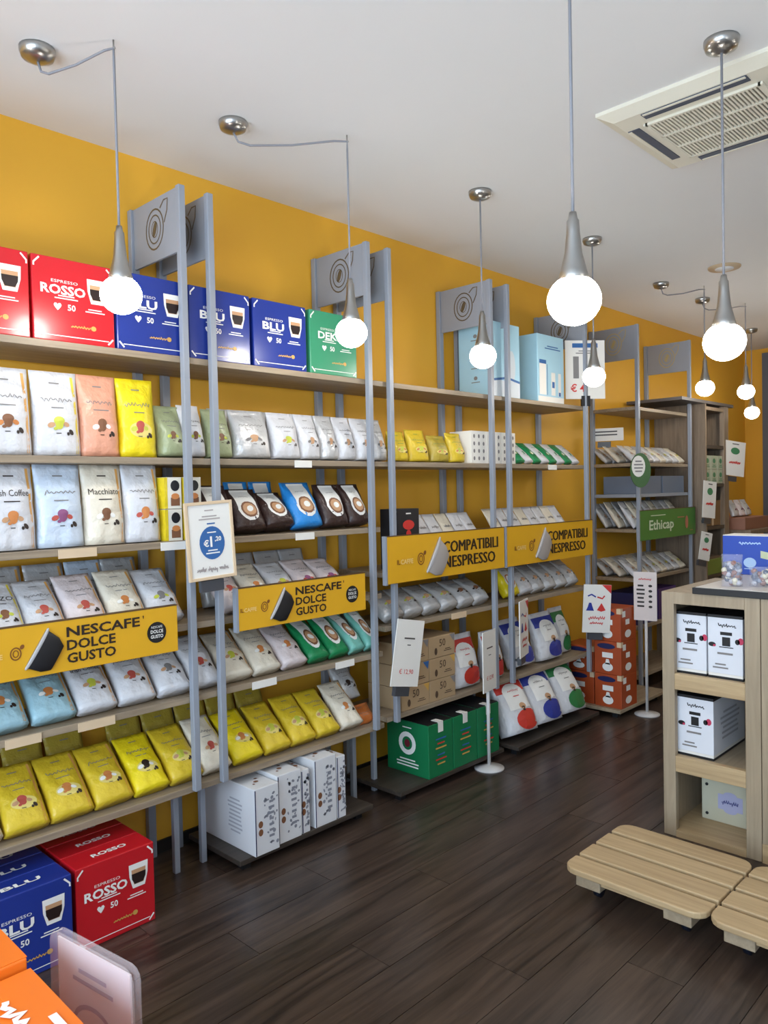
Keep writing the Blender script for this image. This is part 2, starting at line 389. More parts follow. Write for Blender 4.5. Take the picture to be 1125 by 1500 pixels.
FOIL = dict(rough=0.32, var=0.10, scale=24, bump=0.9)
def foil(n, c): return mat('foil_'+n, c, metal=0.25 if n == 'silver' else 0.0, **FOIL)
C = {
 'white': (212, 211, 213), 'silver': (204, 203, 202), 'blush': (222, 208, 206), 'cream': (226, 216, 196), 'ice': (200, 212, 226),
 'teal': (158, 194, 204), 'peach': (222, 158, 130), 'yellow': (226, 200, 40), 'lime': (216, 186, 46), 'olive': (178, 156, 58),
 'brown': (58, 40, 36), 'blue': (42, 138, 214), 'green': (28, 132, 78), 'mint': (120, 188, 172), 'sage': (160, 168, 130), 'orange': (196, 110, 50), 'lemon': (236, 212, 30)}
PROTO = {}
def bag(kind, w, h, d, color, word=None, wcol=None, pics=(), stripe=None, style='pouch', seed=0):
    """prototype pouch (top-level mesh + printed parts); front looks to local -y"""
    key = (kind, w, h, d, color, word, style, seed, stripe, tuple(pics))
    if key in PROTO: return copy_tree(PROTO[key])
    me, sf = bag_mesh(kind, w, h, d, foil(color, C[color]))
    o = link(kind, me)
    if style in ('pouch', 'mini'):
        p = Print(sf)
        if style == 'pouch':
            p.small(0.0, 0.86*h, 0.34*w, 0.035*h, 1)
            if word: p.text(word, 0, 0.66*h, w=0.74*w, h=0.075*h, bold=0.0)
            else: p.script(0, 0.66*h, 0.66*w, 0.07*h, seed=seed)
            p.small(0.0, 0.56*h, 0.4*w, 0.03*h, 1, 0, seed)
        else: p.script(0, 0.7*h, 0.6*w, 0.09*h, seed=seed)
        p.build('lettering', wcol or m_grayink, o)
        if pics:
            q = Print(sf, 0.0018)
            if color in ('lime', 'lemon', 'olive'): q.ell(0.02*w, 0.34*h, 0.30*w, 0.10*h, 3, -0.0004, 18)
            q.ell(0.0, 0.40*h, 0.115*w, 0.055*h, 0).ell(0.0, 0.355*h, 0.085*w, 0.055*h, 0).ell(-0.17*w, 0.35*h, 0.085*w, 0.032*h, 1, 0.0004, 9, 0.4)
            q.ell(0.15*w, 0.36*h, 0.07*w, 0.028*h, 1, 0.0004, 9, -0.5).ell(-0.08*w, 0.31*h, 0.05*w, 0.02*h, 0, 0.0006, 8, 0.3)
            q.ell(0.25*w, 0.27*h, 0.045*w, 0.038*h, 2, 0.0008, 9, 0.5).ell(0.18*w, 0.25*h, 0.03*w, 0.022*h, 2, 0.0008, 8).small(-0.02*w, 0.255*h, 0.16*w, 0.022*h, 1, 2)
            q.build('picture', [pics[0], pics[1], m_ink, mat('pale_yellow_print', (228, 208, 120), 0.5)], o)
        if stripe:
            s = Print(sf, 0.0008); s.rect(0.37*w, 0.43*w, 0.02*h, 0.95*h, 0, 0, 1, 12); s.build('side_stripe', stripe, o)
    elif style == 'oval':      # dark pack with a pale tongue-shaped label and a round cup picture
        p = Print(sf)
        p.rect(-0.30*w, 0.30*w, 0.42*h, 0.97*h, 0, 0, 8, 12).ell(0, 0.42*h, 0.32*w, 0.27*h, 0)
        p.build('label_patch', m_inkw, o)
        q = Print(sf, 0.0026)
        q.ell(0, 0.42*h, 0.25*w, 0.20*h, 0).ell(0, 0.42*h, 0.20*w, 0.155*h, 1, 0.0005).ell(0.02*w, 0.43*h, 0.11*w, 0.07*h, 2, 0.001, rot=0.6)
        q.build('picture', [pics[0], pics[1], m_inkw], o)
        l = Print(sf, 0.0018); l.script(0, 0.76*h, 0.3*w, 0.05*h, seed=seed); l.build('lettering', m_grayink, o)
    elif style == 'cap':       # clear bag: coloured crown, white round label, coloured half-disc at the foot
        p = Print(sf, 0.003)
        p.rect(-0.46*w, 0.46*w, 0.68*h, 0.90*h, 0, 0, 12, 6); p.build('crown_print', pics[0], o)
        p = Print(sf, 0.0035); p.ell(0.10*w, 0.19*h, 0.36*w, 0.17*h, 0, 0.0005, 18); p.build('foot_print', pics[0], o)
        q = Print(sf, 0.0045); q.ell(0, 0.66*h, 0.33*w, 0.17*h, 0, 0, 18); q.rect(-0.33*w, 0.33*w, 0.38*h, 0.66*h, 0, 0, 10, 8); q.build('label_patch', m_inkw, o)
        l = Print(sf, 0.0065); l.script(0, 0.70*h, 0.36*w, 0.06*h, seed=seed).small(0, 0.60*h, 0.3*w, 0.03*h, 1, 0); l.build('lettering', pics[1], o)
        c = Print(sf, 0.0065); c.ell(0.05*w, 0.42*h, 0.10*w, 0.055*h, 0).poly([(0.0*w, 0.41*h), (0.10*w, 0.41*h), (0.08*w, 0.33*h), (0.02*w, 0.33*h)], 1, 0.0005); c.build('picture', [m_tan, m_ink], o)
    PROTO[key] = o
    return o
def place(o, x, y, z, tilt=8, d=0.08, rz=90, jit=1.2, label=None, group=None, cat='bag'):
    t = R(tilt)
    o.location = (x-0.5*d*math.cos(t)+0.0, y, z+0.5*d*math.sin(t)*0.92+0.0005)
    o.rotation_euler = (-t, 0, R(rz+random.uniform(-jit, jit)))
    tag(o, label, cat, group)
    return o
g_or, g_red, g_pur, g_lim = mat('print_orange', (206, 130, 70), 0.5), mat('print_red', (190, 84, 72), 0.5), mat('print_purple', (142, 80, 120), 0.5), mat('print_lime', (196, 200, 70), 0.5)
st_or, st_ye = mat('stripe_amber', (216, 160, 84), 0.45), mat('stripe_yellow', (224, 204, 70), 0.45)

# tall pouches, second shelf, leftmost bay
tall = [(0.72, 0.16, 'white', None, (m_brown, g_or), st_or, 'plain white tall pouch with amber side stripe at the picture edge'),
        (1.00, 0.165, 'white', None, (m_brown, g_or), st_or, 'white tall pouch with amber side stripe'),
        (1.175, 0.165, 'white', None, (g_lim, m_tan), st_ye, 'white tall pouch with yellow side stripe'),
        (1.335, 0.15, 'peach', None, (m_brown, m_inkw), None, 'peach coloured tall pouch'),
        (1.49, 0.15, 'lemon', None, (g_red, g_lim), None, 'bright yellow tall pouch')]
for n, (y, wd, c, word, pc, st, lb) in enumerate(tall[1:]):
    o = bag('coffee_pouch', wd, 0.305, 0.085, c, word, None, pc, st, seed=n)
    place(o, 0.355, y, SH['S2'], 3, 0.085, jit=2, label=lb+' on second shelf, '+('under the red boxes' if n < 2 else 'under the blue boxes'), group='tall coffee pouches')
# tall pouches, third shelf
for n, (y, wd, c, word, pc, st, lb) in enumerate([
        (1.005, 0.16, 'white', 'Irish Coffee', (g_or, m_tan), st_or, 'white tall pouch lettered Irish Coffee on the third shelf'),
        (1.175, 0.165, 'ice', None, (g_pur, g_red), None, 'pale blue tall pouch with purple picture on the third shelf'),
        (1.34, 0.155, 'cream', 'Macchiato', (m_brown, m_inkw), st_or, 'cream tall pouch with dark lettering on the third shelf'),
        (1.497, 0.15, 'white', None, (g_or, g_red), st_or, 'white tall pouch beside the stacked yellow boxes on third shelf')]):
    o = bag('coffee_pouch', wd, 0.30, 0.09, c, word, m_ink if n in (0, 2) else None, pc, st, seed=10+n)
    place(o, 0.36, y, SH['S3'], 3, 0.09, jit=2, label=lb, group='tall coffee pouches')
# medium bags on the second shelf
rows = [(1.64, 0.115, 0.21, 'sage', 'yellow and white'), (1.745, 0.10, 0.22, 'white', 'white'), (1.87, 0.12, 0.21, 'sage', 'grey green')]
names = [('white and yellow', 'left of the first front post'), ('white', 'between the two first front posts'), ('grey green', 'just right of the first post pair')]
for n, (y, wd, h, c, _) in enumerate(rows):
    o = bag('coffee_bag', wd, h, 0.10, c, None, None, (m_brown, g_lim), None, seed=20+n)
    place(o, 0.35, y, SH['S2'], 10, 0.10, label='%s medium coffee bag on second shelf, %s' % names[n], group='medium coffee bags on the second shelf')
ys = [2.035, 2.225, 2.365, 2.485, 2.60, 2.72, 2.835-0.008]
ws = [0.19, 0.155, 0.12, 0.11, 0.115, 0.11, 0.105]
for n, (y, wd) in enumerate(zip(ys, ws)):
    o = bag('coffee_bag', wd, 0.215, 0.10, 'white' if n % 3 else 'silver', None, None, (g_lim, m_tan) if n == 1 else (m_tan, m_grayink), None, seed=30+n)
    place(o, 0.355, y, SH['S2'], 9, 0.10, label='white medium bag on second shelf, %s of seven right of first post pair' % ORD[n], group='medium coffee bags on the second shelf')
for n, y in enumerate((1.99, 2.14, 2.29, 2.43, 2.57, 2.72)):
    o = bag('coffee_bag', 0.125, 0.235, 0.085, 'silver', None, None, (m_ink, m_grayink), None, seed=40)
    place(o, 0.19, y, SH['S2'], 4, 0.085, label='silver bag in the back row of second shelf, %s from left' % ORD[n], group='back row bags on the second shelf')
for n, (y, wd, c, h) in enumerate([(2.985, 0.125, 'lime', 0.16), (3.14, 0.15, 'lime', 0.175), (3.315, 0.15, 'olive', 0.15), (3.47, 0.135, 'lime', 0.17)]):
    o = bag('coffee_bag', wd, h, 0.09, c, None, m_greenink, (g_lim, g_or), None, seed=50+n)
    place(o, 0.35, y, SH['S2'], 8, 0.09, label='%s small bag on second shelf, %s in the third bay' % ('dull olive' if c == 'olive' else 'yellow green', ORD[n]), group='yellow green bags on the second shelf')
# white dotted cartons
for n, y in enumerate((3.625, 3.775, 3.925)):
    t = box('dotted_carton', 0.20, 0.36, y-0.072, y+0.072, SH['S2'], SH['S2']+0.19, m_paper, bevel=0.002)
    tag(t, 'white carton with dotted print on second shelf, %s of three' % ORD[n], 'box', 'dotted white cartons')
    p = Print()
    for i in range(3):
        for j in range(4): p.ell(-0.045+0.045*i, 0.03+0.043*j, 0.009, 0.012)
    q = tag(p.build('dots', m_grayink, t), kind='stuff'); q.rotation_euler = (0, 0, R(90)); q.location = (0.08, 0, 0)
# slanted green and white packets
for n in range(8):
    o = bag('coffee_packet', 0.09, 0.19, 0.04, 'white' if n % 2 else 'green', None, m_greenink, (m_greenink, m_inkw) if n % 2 else (m_inkw, g_lim), None, 'mini', seed=60+n % 2)
    place(o, 0.365, 4.06+0.095*n, SH['S2'], 46, 0.04, jit=2, label='%s slanted packet on second shelf, %s from left in fourth bay' % ('white' if n % 2 else 'green', ORD[n]), group='green and white packets')
o = bag('coffee_packet', 0.10, 0.19, 0.04, 'green', None, m_greenink, (m_inkw, g_lim), None, 'mini', seed=60)
place(o, 0.20, 4.15, SH['S2'], 18, 0.04, label='green packet standing behind the slanted packets on second shelf', group='green and white packets')

# small yellow and white boxes stacked beside the pouches, third shelf
for n, (y, z, wd) in enumerate([(1.615, 0, 0.075), (1.615, 0.128, 0.075), (1.703, 0, 0.08), (1.703, 0.128, 0.08)]):
    t = empty('capsule_box', (0.30, y, SH['S3']+z), R(90))
    where = ['lower left', 'upper left', 'lower right', 'upper right'][n]
    tag(t, 'small white and yellow capsule box behind front post on third shelf, %s of four' % where, 'box', 'stacked capsule boxes')
    MB().box(-wd/2, wd/2, -0.06, 0.06, 0, 0.126).build('carton', mat('carton_white', (232, 226, 210), 0.5), t, bevel=0.0015)
    MB().box(-wd/2-0.0006, -wd/2+0.012, -0.0608, 0.0608, 0.001, 0.125).build('yellow_edge', foil('yellow', C['yellow']), t)
    p = Print(lambda x, z: -0.06); p.ell(0.008, 0.092, 0.020, 0.022, 0).rect(-0.012, 0.028, 0.012, 0.045, 1).ell(0.008, 0.05, 0.018, 0.012, 2, 0.0004); p.build('picture', [m_black, m_brown, g_or], t)
# dark packs with oval picture
for n, (y, wd, c, h, tl) in enumerate([(1.845, 0.15, 'brown', 0.215, 16), (2.005, 0.165, 'brown', 0.20, 24), (2.17, 0.155, 'brown', 0.19, 34), (2.335, 0.17, 'blue', 0.23, 24), (2.512, 0.155, 'brown', 0.215, 20), (2.665, 0.14, 'brown', 0.215, 20)]):
    o = bag('coffee_bag', wd, h, 0.10, c, None, None, (m_brown, m_tan), None, 'oval', seed=70+n)
    lb = 'bright blue coffee bag with cup label among dark bags on third shelf' if c == 'blue' else 'dark brown bag with oval cup label on third shelf, %s from left' % ORD[n if n < 3 else n-1]
    place(o, 0.365, y, SH['S3'], tl, 0.10, label=lb, group='bags with oval cup labels')
for n, y in enumerate((2.08, 2.22)):
    o = bag('coffee_bag', 0.13, 0.235, 0.08, 'blue', None, None, (m_brown, m_tan), None, 'oval', seed=76)
    place(o, 0.17, y, SH['S3'], 4, 0.08, label='dark blue bag standing behind the brown bags on third shelf, %s' % ('left one', 'right one')[n], group='back row bags on the third shelf')

# leaning pouches on fourth, fifth and sixth shelves
def lean_row(shelf, items, tilt, words, group):
    for n, (y, wd, c, pc, st, lb) in enumerate(items):
        hh = words.get('h', 0.265)
        style = 'oval' if pc == 'oval' else 'pouch'
        o = bag('coffee_pouch', round(wd*0.955, 4), hh, 0.075, c, words.get(n), m_ink if n in words else None, (m_brown, m_tan) if style == 'oval' else pc, st, style, seed=80+n % 4)
        place(o, 0.378, y, SH[shelf], tilt+random.uniform(-3, 3), 0.075, jit=2, label=lb, group=group)
WP, RP, OP = (g_lim, m_tan), (g_red, m_tan), (g_or, m_inkw)
lean_row('S4', [(0.98, 0.13, 'white', (m_brown, g_lim), st_ye, 'white pouch lettered ORZO leaning behind the left yellow sign'),
    (1.115, 0.145, 'white', RP, st_or, 'white pouch with red picture behind the left yellow sign, second from left'),
    (1.265, 0.155, 'blush', RP, st_or, 'pinkish pouch behind the left yellow sign, third from left'),
    (1.42, 0.155, 'cream', OP, st_or, 'cream pouch behind the left yellow sign, fourth from left'),
    (1.575, 0.15, 'white', (m_grayink, g_lim), st_or, 'white pouch at the right end of the left yellow sign')], 40, {'h': 0.255, 0: 'ORZO'}, 'leaning pouches on the fourth shelf')
for n, y in enumerate((1.05, 1.21, 1.37, 1.52)):
    o = bag('coffee_pouch', 0.15, 0.26, 0.07, 'ice' if n == 2 else 'silver', None, None, (m_grayink, m_tan), st_or, seed=85)
    place(o, 0.155, y, SH['S4'], 14, 0.07, label='%s pouch in back row behind left yellow sign, %s from left' % ('bluish' if n == 2 else 'silver', ORD[n]), group='back row pouches on the fourth shelf')
lean_row('S4', [(1.905, 0.13, 'blush', RP, None, 'blush pouch beside the framed price sign, behind second yellow sign'),
    (2.045, 0.14, 'cream', OP, None, 'cream pouch behind second yellow sign, second from left'),
    (2.195, 0.145, 'white', WP, None, 'white pouch behind second yellow sign, third from left'),
    (2.345, 0.145, 'blush', (g_pur, g_red), None, 'pink print pouch behind second yellow sign, fourth from left'),
    (2.495, 0.145, 'blush', (g_pur, g_red), None, 'pink print pouch behind second yellow sign, fifth from left')], 46, {'h': 0.24}, 'leaning pouches on the fourth shelf')
for n, y in enumerate((1.97, 2.13, 2.29, 2.44)):
    o = bag('coffee_pouch', 0.15, 0.235, 0.07, 'silver', None, None, (m_grayink, m_tan), None, seed=86)
    place(o, 0.155, y, SH['S4'], 16, 0.07, label='silver pouch in back row behind second yellow sign, %s from left' % ORD[n], group='back row pouches on the fourth shelf')
lean_row('S5', [(0.79, 0.16, 'teal', OP, st_or, 'pale teal pouch cut by the left picture edge on fifth shelf'),
    (0.955, 0.155, 'teal', OP, st_or, 'pale teal pouch on fifth shelf, nearest the left picture edge'),
    (1.12, 0.16, 'teal', OP, st_or, 'pale teal pouch with orange picture under left yellow sign lettering'),
    (1.28, 0.155, 'white', WP, st_or, 'white pouch on fifth shelf right beside the teal pouches'),
    (1.44, 0.155, 'white', RP, st_or, 'white pouch on fifth shelf, second right of the teal pouches'),
    (1.60, 0.15, 'white', (m_grayink, m_tan), None, 'white pouch on fifth shelf just left of first front post'),
    (1.75, 0.14, 'white', RP, None, 'white pouch on fifth shelf behind the first post pair'),
    (1.905, 0.15, 'cream', WP, st_or, 'cream pouch with lime picture on fifth shelf below second sign'),
    (2.06, 0.15, 'cream', OP, None, 'cream pouch on fifth shelf, second below the second sign'),
    (2.215, 0.15, 'blush', OP, None, 'greyish pouch on fifth shelf beside the green bags'),
    (2.36, 0.125, 'green', 'oval', None, 'green bag with cup label on fifth shelf, left one'),
    (2.49, 0.125, 'green', 'oval', None, 'green bag with cup label on fifth shelf, right one'),
    (2.61, 0.105, 'mint', 'oval', None, 'mint bag with oval label on fifth shelf, left one'),
    (2.715, 0.095, 'mint', 'oval', None, 'mint bag with oval label on fifth shelf, beside second post')], 46, {'h': 0.255, 3: 'Irish Coffee'}, 'leaning pouches on the fifth shelf')
lean_row('S6', [(0.70, 0.16, 'lime', RP, st_or, 'yellow pouch outside the left picture edge on lowest shelf'),
    (0.86, 0.15, 'cream', OP, st_or, 'cream and orange pouch at left picture edge on lowest shelf'),
    (1.015, 0.155, 'lime', RP, st_or, 'yellow pouch with red picture on lowest shelf, above blue box'),
    (1.175, 0.16, 'lime', OP, st_or, 'yellow pouch on lowest shelf above the red box, left of two'),
    (1.335, 0.155, 'lime', OP, st_or, 'yellow pouch on lowest shelf above the red box, right of two'),
    (1.49, 0.15, 'lemon', (m_ink, m_inkw), None, 'brightest yellow pouch on lowest shelf, left of first front post'),
    (1.645, 0.15, 'lime', WP, None, 'yellow pouch on lowest shelf right behind first front post'),
    (1.79, 0.14, 'cream', RP, st_ye, 'pinkish yellow pouch on lowest shelf between first post pair'),
    (1.95, 0.155, 'lemon', (g_or, m_inkw), st_ye, 'bright yellow pouch with orange picture right of first post pair'),
    (2.11, 0.145, 'lime', WP, None, 'lime pouch on lowest shelf above the white boxes, first'),
    (2.26, 0.145, 'lime', WP, None, 'lime pouch on lowest shelf above the white boxes, second'),
    (2.41, 0.145, 'lime', WP, None, 'lime pouch on lowest shelf above the white boxes, third'),
    (2.565, 0.145, 'cream', OP, st_or, 'cream pouch at the right end of the lowest shelf')], 46, {'h': 0.255}, 'leaning pouches on the lowest shelf')
for n, y in enumerate((0.95, 1.11, 1.27, 1.52, 1.68, 1.84, 2.00, 2.16)):
    o = bag('coffee_pouch', 0.15, 0.25, 0.07, 'olive', None, None, (m_grayink, m_tan), None, seed=88)
    place(o, 0.15, y, SH['S6'], 16, 0.07, label='olive yellow pouch in back row of lowest shelf, %s from left' % ORD[n], group='back row pouches on the lowest shelf')
o = bag('coffee_bag', 0.13, 0.21, 0.08, 'silver', None, None, (m_ink, m_grayink), None, seed=89)
place(o, 0.24, 2.69, SH['S6']+0.085, 30, 0.08, label='silver bag lying on the brown bag behind second front post', group='bags behind the second post')
o = bag('coffee_bag', 0.14, 0.085, 0.16, 'orange', None, None, (), None, 'pouch', seed=90)
place(o, 0.34, 2.69, SH['S6'], 0, 0.16, label='orange brown bag lying at the end of the lowest shelf', group='bags behind the second post')

# third and fourth bays
t = box('black_gift_box', 0.24, 0.365, 2.91, 3.08, SH['T3'], SH['T3']+0.32, mat('black_card', (34, 34, 38), 0.45), bevel=0.002)
tag(t, 'black box with red emblem standing above the COMPATIBILI NESPRESSO sign', 'box')
p = Print(); p.ell(0, 0.235, 0.045, 0.026).ell(0, 0.185, 0.020, 0.024).small(0, 0.295, 0.06, 0.016, 1, 1)
q = p.build('emblem', [m_redink, m_inkw], t); q.rotation_euler = (0, 0, R(90)); q.location = (0.0625, 0, 0)
for n in range(14):
    y = 3.145+0.108*n if n < 6 else 3.945+0.108*(n-6)
    o = bag('coffee_packet', 0.10, 0.32 if n < 6 else 0.335, 0.04, 'white' if n % 3 else 'cream', None, m_grayink, (m_tan, m_grayink), None, 'mini', seed=100+n % 2)
    bayn = 'left' if n < 6 else 'right'
    place(o, 0.37, y, SH['T3'], 34, 0.04, jit=2, label='white packet leaning above the %s COMPATIBILI NESPRESSO sign, %s from left' % (bayn, ORD[n if n < 6 else n-6]), group='white packets above the amber signs')
for n, y in enumerate((2.885, 3.035, 3.185, 3.335, 3.485, 3.63)):
    o = bag('coffee_bag', 0.142, 0.20, 0.085, 'silver', None, None, (m_tan, g_lim) if n < 4 else (m_brown, m_ink), None, 'mini', seed=110+n % 3)
    place(o, 0.375, y, SH['T4'], 52, 0.085, label='silver bag below the left COMPATIBILI sign, %s from left' % ORD[n], group='silver bags under the amber signs')
o = bag('coffee_bag', 0.135, 0.215, 0.09, 'lemon', None, None, (g_or, m_inkw), None, 'oval', seed=116); place(o, 0.365, 3.975, SH['T4'], 30, 0.09, label='yellow bag below the right COMPATIBILI sign', group='silver bags under the amber signs')
for n, y in enumerate((4.115, 4.255, 4.395, 4.535, 4.675)):
    o = bag('coffee_bag', 0.137, 0.205, 0.085, 'silver' if n else 'white', None, None, (m_tan, m_grayink), None, 'mini', seed=112)
    place(o, 0.37, y, SH['T4'], 40, 0.085, label='silver bag below the right COMPATIBILI sign, %s right of the yellow bag' % ORD[n], group='silver bags under the amber signs')
# kraft boxes marked 50, three high and two wide
m_kraft = mat('kraft_card', (176, 148, 112), 0.6)
marks = [[m_grayink, m_blueink, m_gold], [m_grayink, m_gold, m_grayink]]
for i in range(2):
    for j in range(3):
        y, z = 3.02+0.225*i, SH['T5']+0.118*(2-j)
        t = empty('kraft_box', (0.245, y, z), R(90))
        tag(t, 'kraft cardboard box marked 50, %s column, %s row of stack' % (('left', 'right')[i], ('top', 'middle', 'bottom')[j]), 'box', 'kraft boxes marked 50')
        MB().box(-0.11, 0.11, -0.125, 0.125, 0, 0.116).build('carton', m_kraft, t, bevel=0.003)
        p = Print(lambda x, z: -0.125); p.text('50', 0.0, 0.078, h=0.04, bold=0.0); p.ell(-0.055, 0.035, 0.012, 0.02).small(0.045, 0.035, 0.07, 0.02, 2, 0); p.build('lettering', mat('brown_ink', (84, 64, 48), 0.6), t)
        q = Print(lambda x, z: -0.125); q.poly([(0.062, 0.114), (0.109, 0.114), (0.1, 0.07)]); q.build('corner_mark', marks[i][j], t)
# big clear bags with coloured print
m_blueprint, m_redprint, m_greenprint = mat('print_royal_blue', (44, 58, 148), 0.4), mat('print_scarlet', (204, 58, 48), 0.4), mat('print_leaf_green', (44, 122, 66), 0.4)
big = [(3.52, 0.24, 0.30, 'T5', 0.36, 8, m_redprint, 'big white and red bag beside the kraft boxes'),
       (3.80, 0.16, 0.28, 'T5', 0.36, 8, m_redprint, 'narrow white and red bag behind the third post pair'),
       (4.10, 0.24, 0.31, 'T5', 0.37, 22, m_blueprint, 'big white bag with blue print on raised shelf, left of two'),
       (4.42, 0.26, 0.31, 'T5', 0.37, 14, m_blueprint, 'big white bag with blue print on raised shelf, right of two'),
       (4.68, 0.18, 0.31, 'T5', 0.30, 8, m_greenprint, 'big white bag with green print behind the hanging price card')]
for n, (y, wd, h, sh, x, tl, mc, lb) in enumerate(big):
    o = bag('clear_coffee_bag', wd, h, 0.13, 'white', None, None, (mc, m_grayink if mc != m_redprint else m_redink), None, 'cap', seed=120+n)
    place(o, x, y, SH[sh], tl, 0.13, label=lb, group='big clear coffee bags')
for n, (y, mc, lb) in enumerate([(3.885, m_redprint, 'big white bag with red disc lowest by the floor'), (4.17, m_blueprint, 'big white bag with blue disc lowest by the floor'), (4.47, m_greenprint, 'big white bag with green foot lowest by the floor')]):
    o = bag('clear_coffee_bag', 0.27, 0.36, 0.17, 'white', None, None, (mc, m_redink if n == 0 else m_grayink), None, 'cap', seed=130+n)
    place(o, 0.51, y, 0.062, 24, 0.17, rz=84, label=lb, group='big clear coffee bags')

# ------------------------------------------------------------------ big promotional cartons (red, blue, green)
def promo(loc, rz, color, title, label, w=0.298, h=0.295, d=0.12, front=True, cat='box', group=None):
    t = empty('espresso_carton', loc, rz); tag(t, label, cat, group)
    MB().box(-w/2, w/2, -d/2, d/2, 0, h).build('carton', color, t, bevel=0.004)
    f = lambda x, z: -d/2
    p = Print(f); p.text(title, -0.040, 0.62*h, w=0.40*w if len(title) < 5 else 0.54*w, h=0.115*h, bold=0.03); p.build('title_lettering', m_inkw, t)
    p = Print(f); p.text('ESPRESSO', -0.035, 0.72*h, w=0.32*w, h=0.035*h); p.build('small_lettering', m_inkw, t)
    p = Print(f); p.small(-0.03, 0.535*h, 0.3*w, 0.06*h, 2); p.build('small_print', m_inkw, t)
    p = Print(f); p.text('50', -0.012, 0.42*h, h=0.075*h, bold=0.02); p.build('number_lettering', m_inkw, t)
    p = Print(f); p.small(0.075, 0.42*h, 0.26*w, 0.06*h, 2); p.build('small_print', m_inkw, t)
    hx, hz, hs = -0.062, 0.42*h, 0.013
    p = Print(f); p.poly([(hx, hz-hs*1.1), (hx+hs*0.8, hz-hs*0.2), (hx+hs*1.08, hz+hs*0.4), (hx+hs*0.75, hz+hs*0.9), (hx+hs*0.3, hz+hs*0.85), (hx, hz+hs*0.5), (hx-hs*0.3, hz+hs*0.85), (hx-hs*0.75, hz+hs*0.9), (hx-hs*1.08, hz+hs*0.4), (hx-hs*0.8, hz-hs*0.2)]); p.build('heart', m_inkw, t)
    p = Print(f); p.line([(-0.42*w, 0.07*h), (0.42*w, 0.07*h)], 0.003); p.build('base_line', m_inkw, t)
    for sx in (-1, 1):
        p = Print(f); p.line([(sx*0.41*w, 0.97*h), (sx*0.475*w, 0.90*h), (sx*0.475*w, 0.86*h)], 0.006); p.build('corner_mark', m_inkw, t)
        p = Print(f); p.line([(sx*0.41*w, 0.03*h), (sx*0.475*w, 0.10*h)], 0.006); p.build('corner_mark', m_inkw, t)
    c = Print(f)
    cx, cz = 0.285*w, 0.66*h
    cup = lambda a, b, top, bot, k: [(cx-a*0.11*w, cz+top*h), (cx+a*0.11*w, cz+top*h), (cx+a*0.105*w, cz+(top+bot)/2*h), (cx+b*0.07*w, cz+bot*h), (cx-b*0.07*w, cz+bot*h), (cx-a*0.105*w, cz+(top+bot)/2*h)]
    c.poly(cup(1.15, 1.15, 0.15, -0.15, 0), 0).poly(cup(0.85, 0.9, 0.08, -0.105, 0), 1, 0.0005).poly(cup(0.85, 0.8, 0.03, -0.10, 0), 2, 0.001)
    c.build('cup_picture', [m_inkw, m_tan, mat('espresso_black', (38, 22, 18), 0.4)], t)
    g = Print(f); g.script(0.02, 0.20*h, 0.24*w, 0.05*h, seed=4, t=0.004); g.build('brand_lettering', m_gold, t)
    g = Print(f); g.ell(0.02+0.16*w, 0.205*h, 0.010, 0.009); g.build('brand_mark', m_gold, t)
    k = Print(lambda x, z: 0); k.text(title, 0, 0, w=0.44*w, h=0.22*d, bold=0.03)
    ko = k.build('top_lettering', m_inkw, t); ko.rotation_euler = (R(-90), 0, 0); ko.location = (0, -0.05*d, h+0.0002)
    return t
m_red, m_blue, m_grn = mat('carton_red', (196, 26, 36), 0.3, var=0.03, coat=0.3), mat('carton_blue', (30, 52, 138), 0.3, var=0.03, coat=0.3), mat('carton_green', (54, 142, 104), 0.32, var=0.03, coat=0.3)
for y, c, ti, lb in [(0.925, m_red, 'ROSSO', 'red ROSSO espresso carton on top shelf, cut by picture edge'), (1.232, m_red, 'ROSSO', 'red ROSSO espresso carton on top shelf beside the blue ones'),
        (1.54, m_blue, 'BLU', 'blue BLU carton on top shelf beside the red carton'), (1.85, m_blue, 'BLU', 'blue BLU carton on top shelf, middle of three'),
        (2.165, m_blue, 'BLU', 'blue BLU carton on top shelf beside the green carton'), (2.485, m_grn, 'DEK', 'green espresso carton on the top shelf')]:
    promo((0.315, y, SH['S1']), R(90), c, ti, lb, group='espresso cartons on the top shelf')
for k in range(3):
    promo((0.42-0.123*k, 1.27, 0), R(90), m_red, 'ROSSO', 'red ROSSO carton on the floor under lowest shelf, %s row' % ('front', 'middle', 'back')[k], group='cartons on the floor')
    promo((0.43-0.123*k, 0.955, 0), R(90), m_blue, 'BLU', 'blue BLU carton on the floor under lowest shelf, %s row' % ('front', 'middle', 'back')[k], group='cartons on the floor')

# light blue machine boxes at the far end of the top shelf
def plain_box(name, x0, x1, y0, y1, z0, z1, m, label, cat='box', group=None):
    t = empty(name, ((x0+x1)/2, (y0+y1)/2, z0), R(90)); tag(t, label, cat, group)
    a, b = (y1-y0)/2, (x1-x0)/2
    MB().box(-a, a, -b, b, 0, z1-z0).build('carton', m, t, bevel=0.003)
    return t, a, b, z1-z0
m_lb = mat('pale_blue_card', (168, 208, 224), 0.4); m_lw = mat('pale_grey_card', (206, 214, 220), 0.4)
t, a, b, h = plain_box('machine_box', 0.10, 0.36, 3.78, 4.06, SH['S1'], SH['S1']+0.45, m_lb, 'pale blue tall box on top shelf behind the third post pair')
p = Print(lambda x, z: -b); p.rect(-a+0.004, a-0.004, 0.005, 0.1, 0).ell(0.05, 0.19, 0.04, 0.1, 0, 0.0005); p.build('picture', [m_lw], t)
p = Print(lambda x, z: -b, 0.002); p.line([(-a+0.005, 0.1), (0, 0.12), (a-0.005, 0.1)], 0.014, 0); p.build('blue_band', m_blueink, t)
q = Print(lambda x, z: 0);
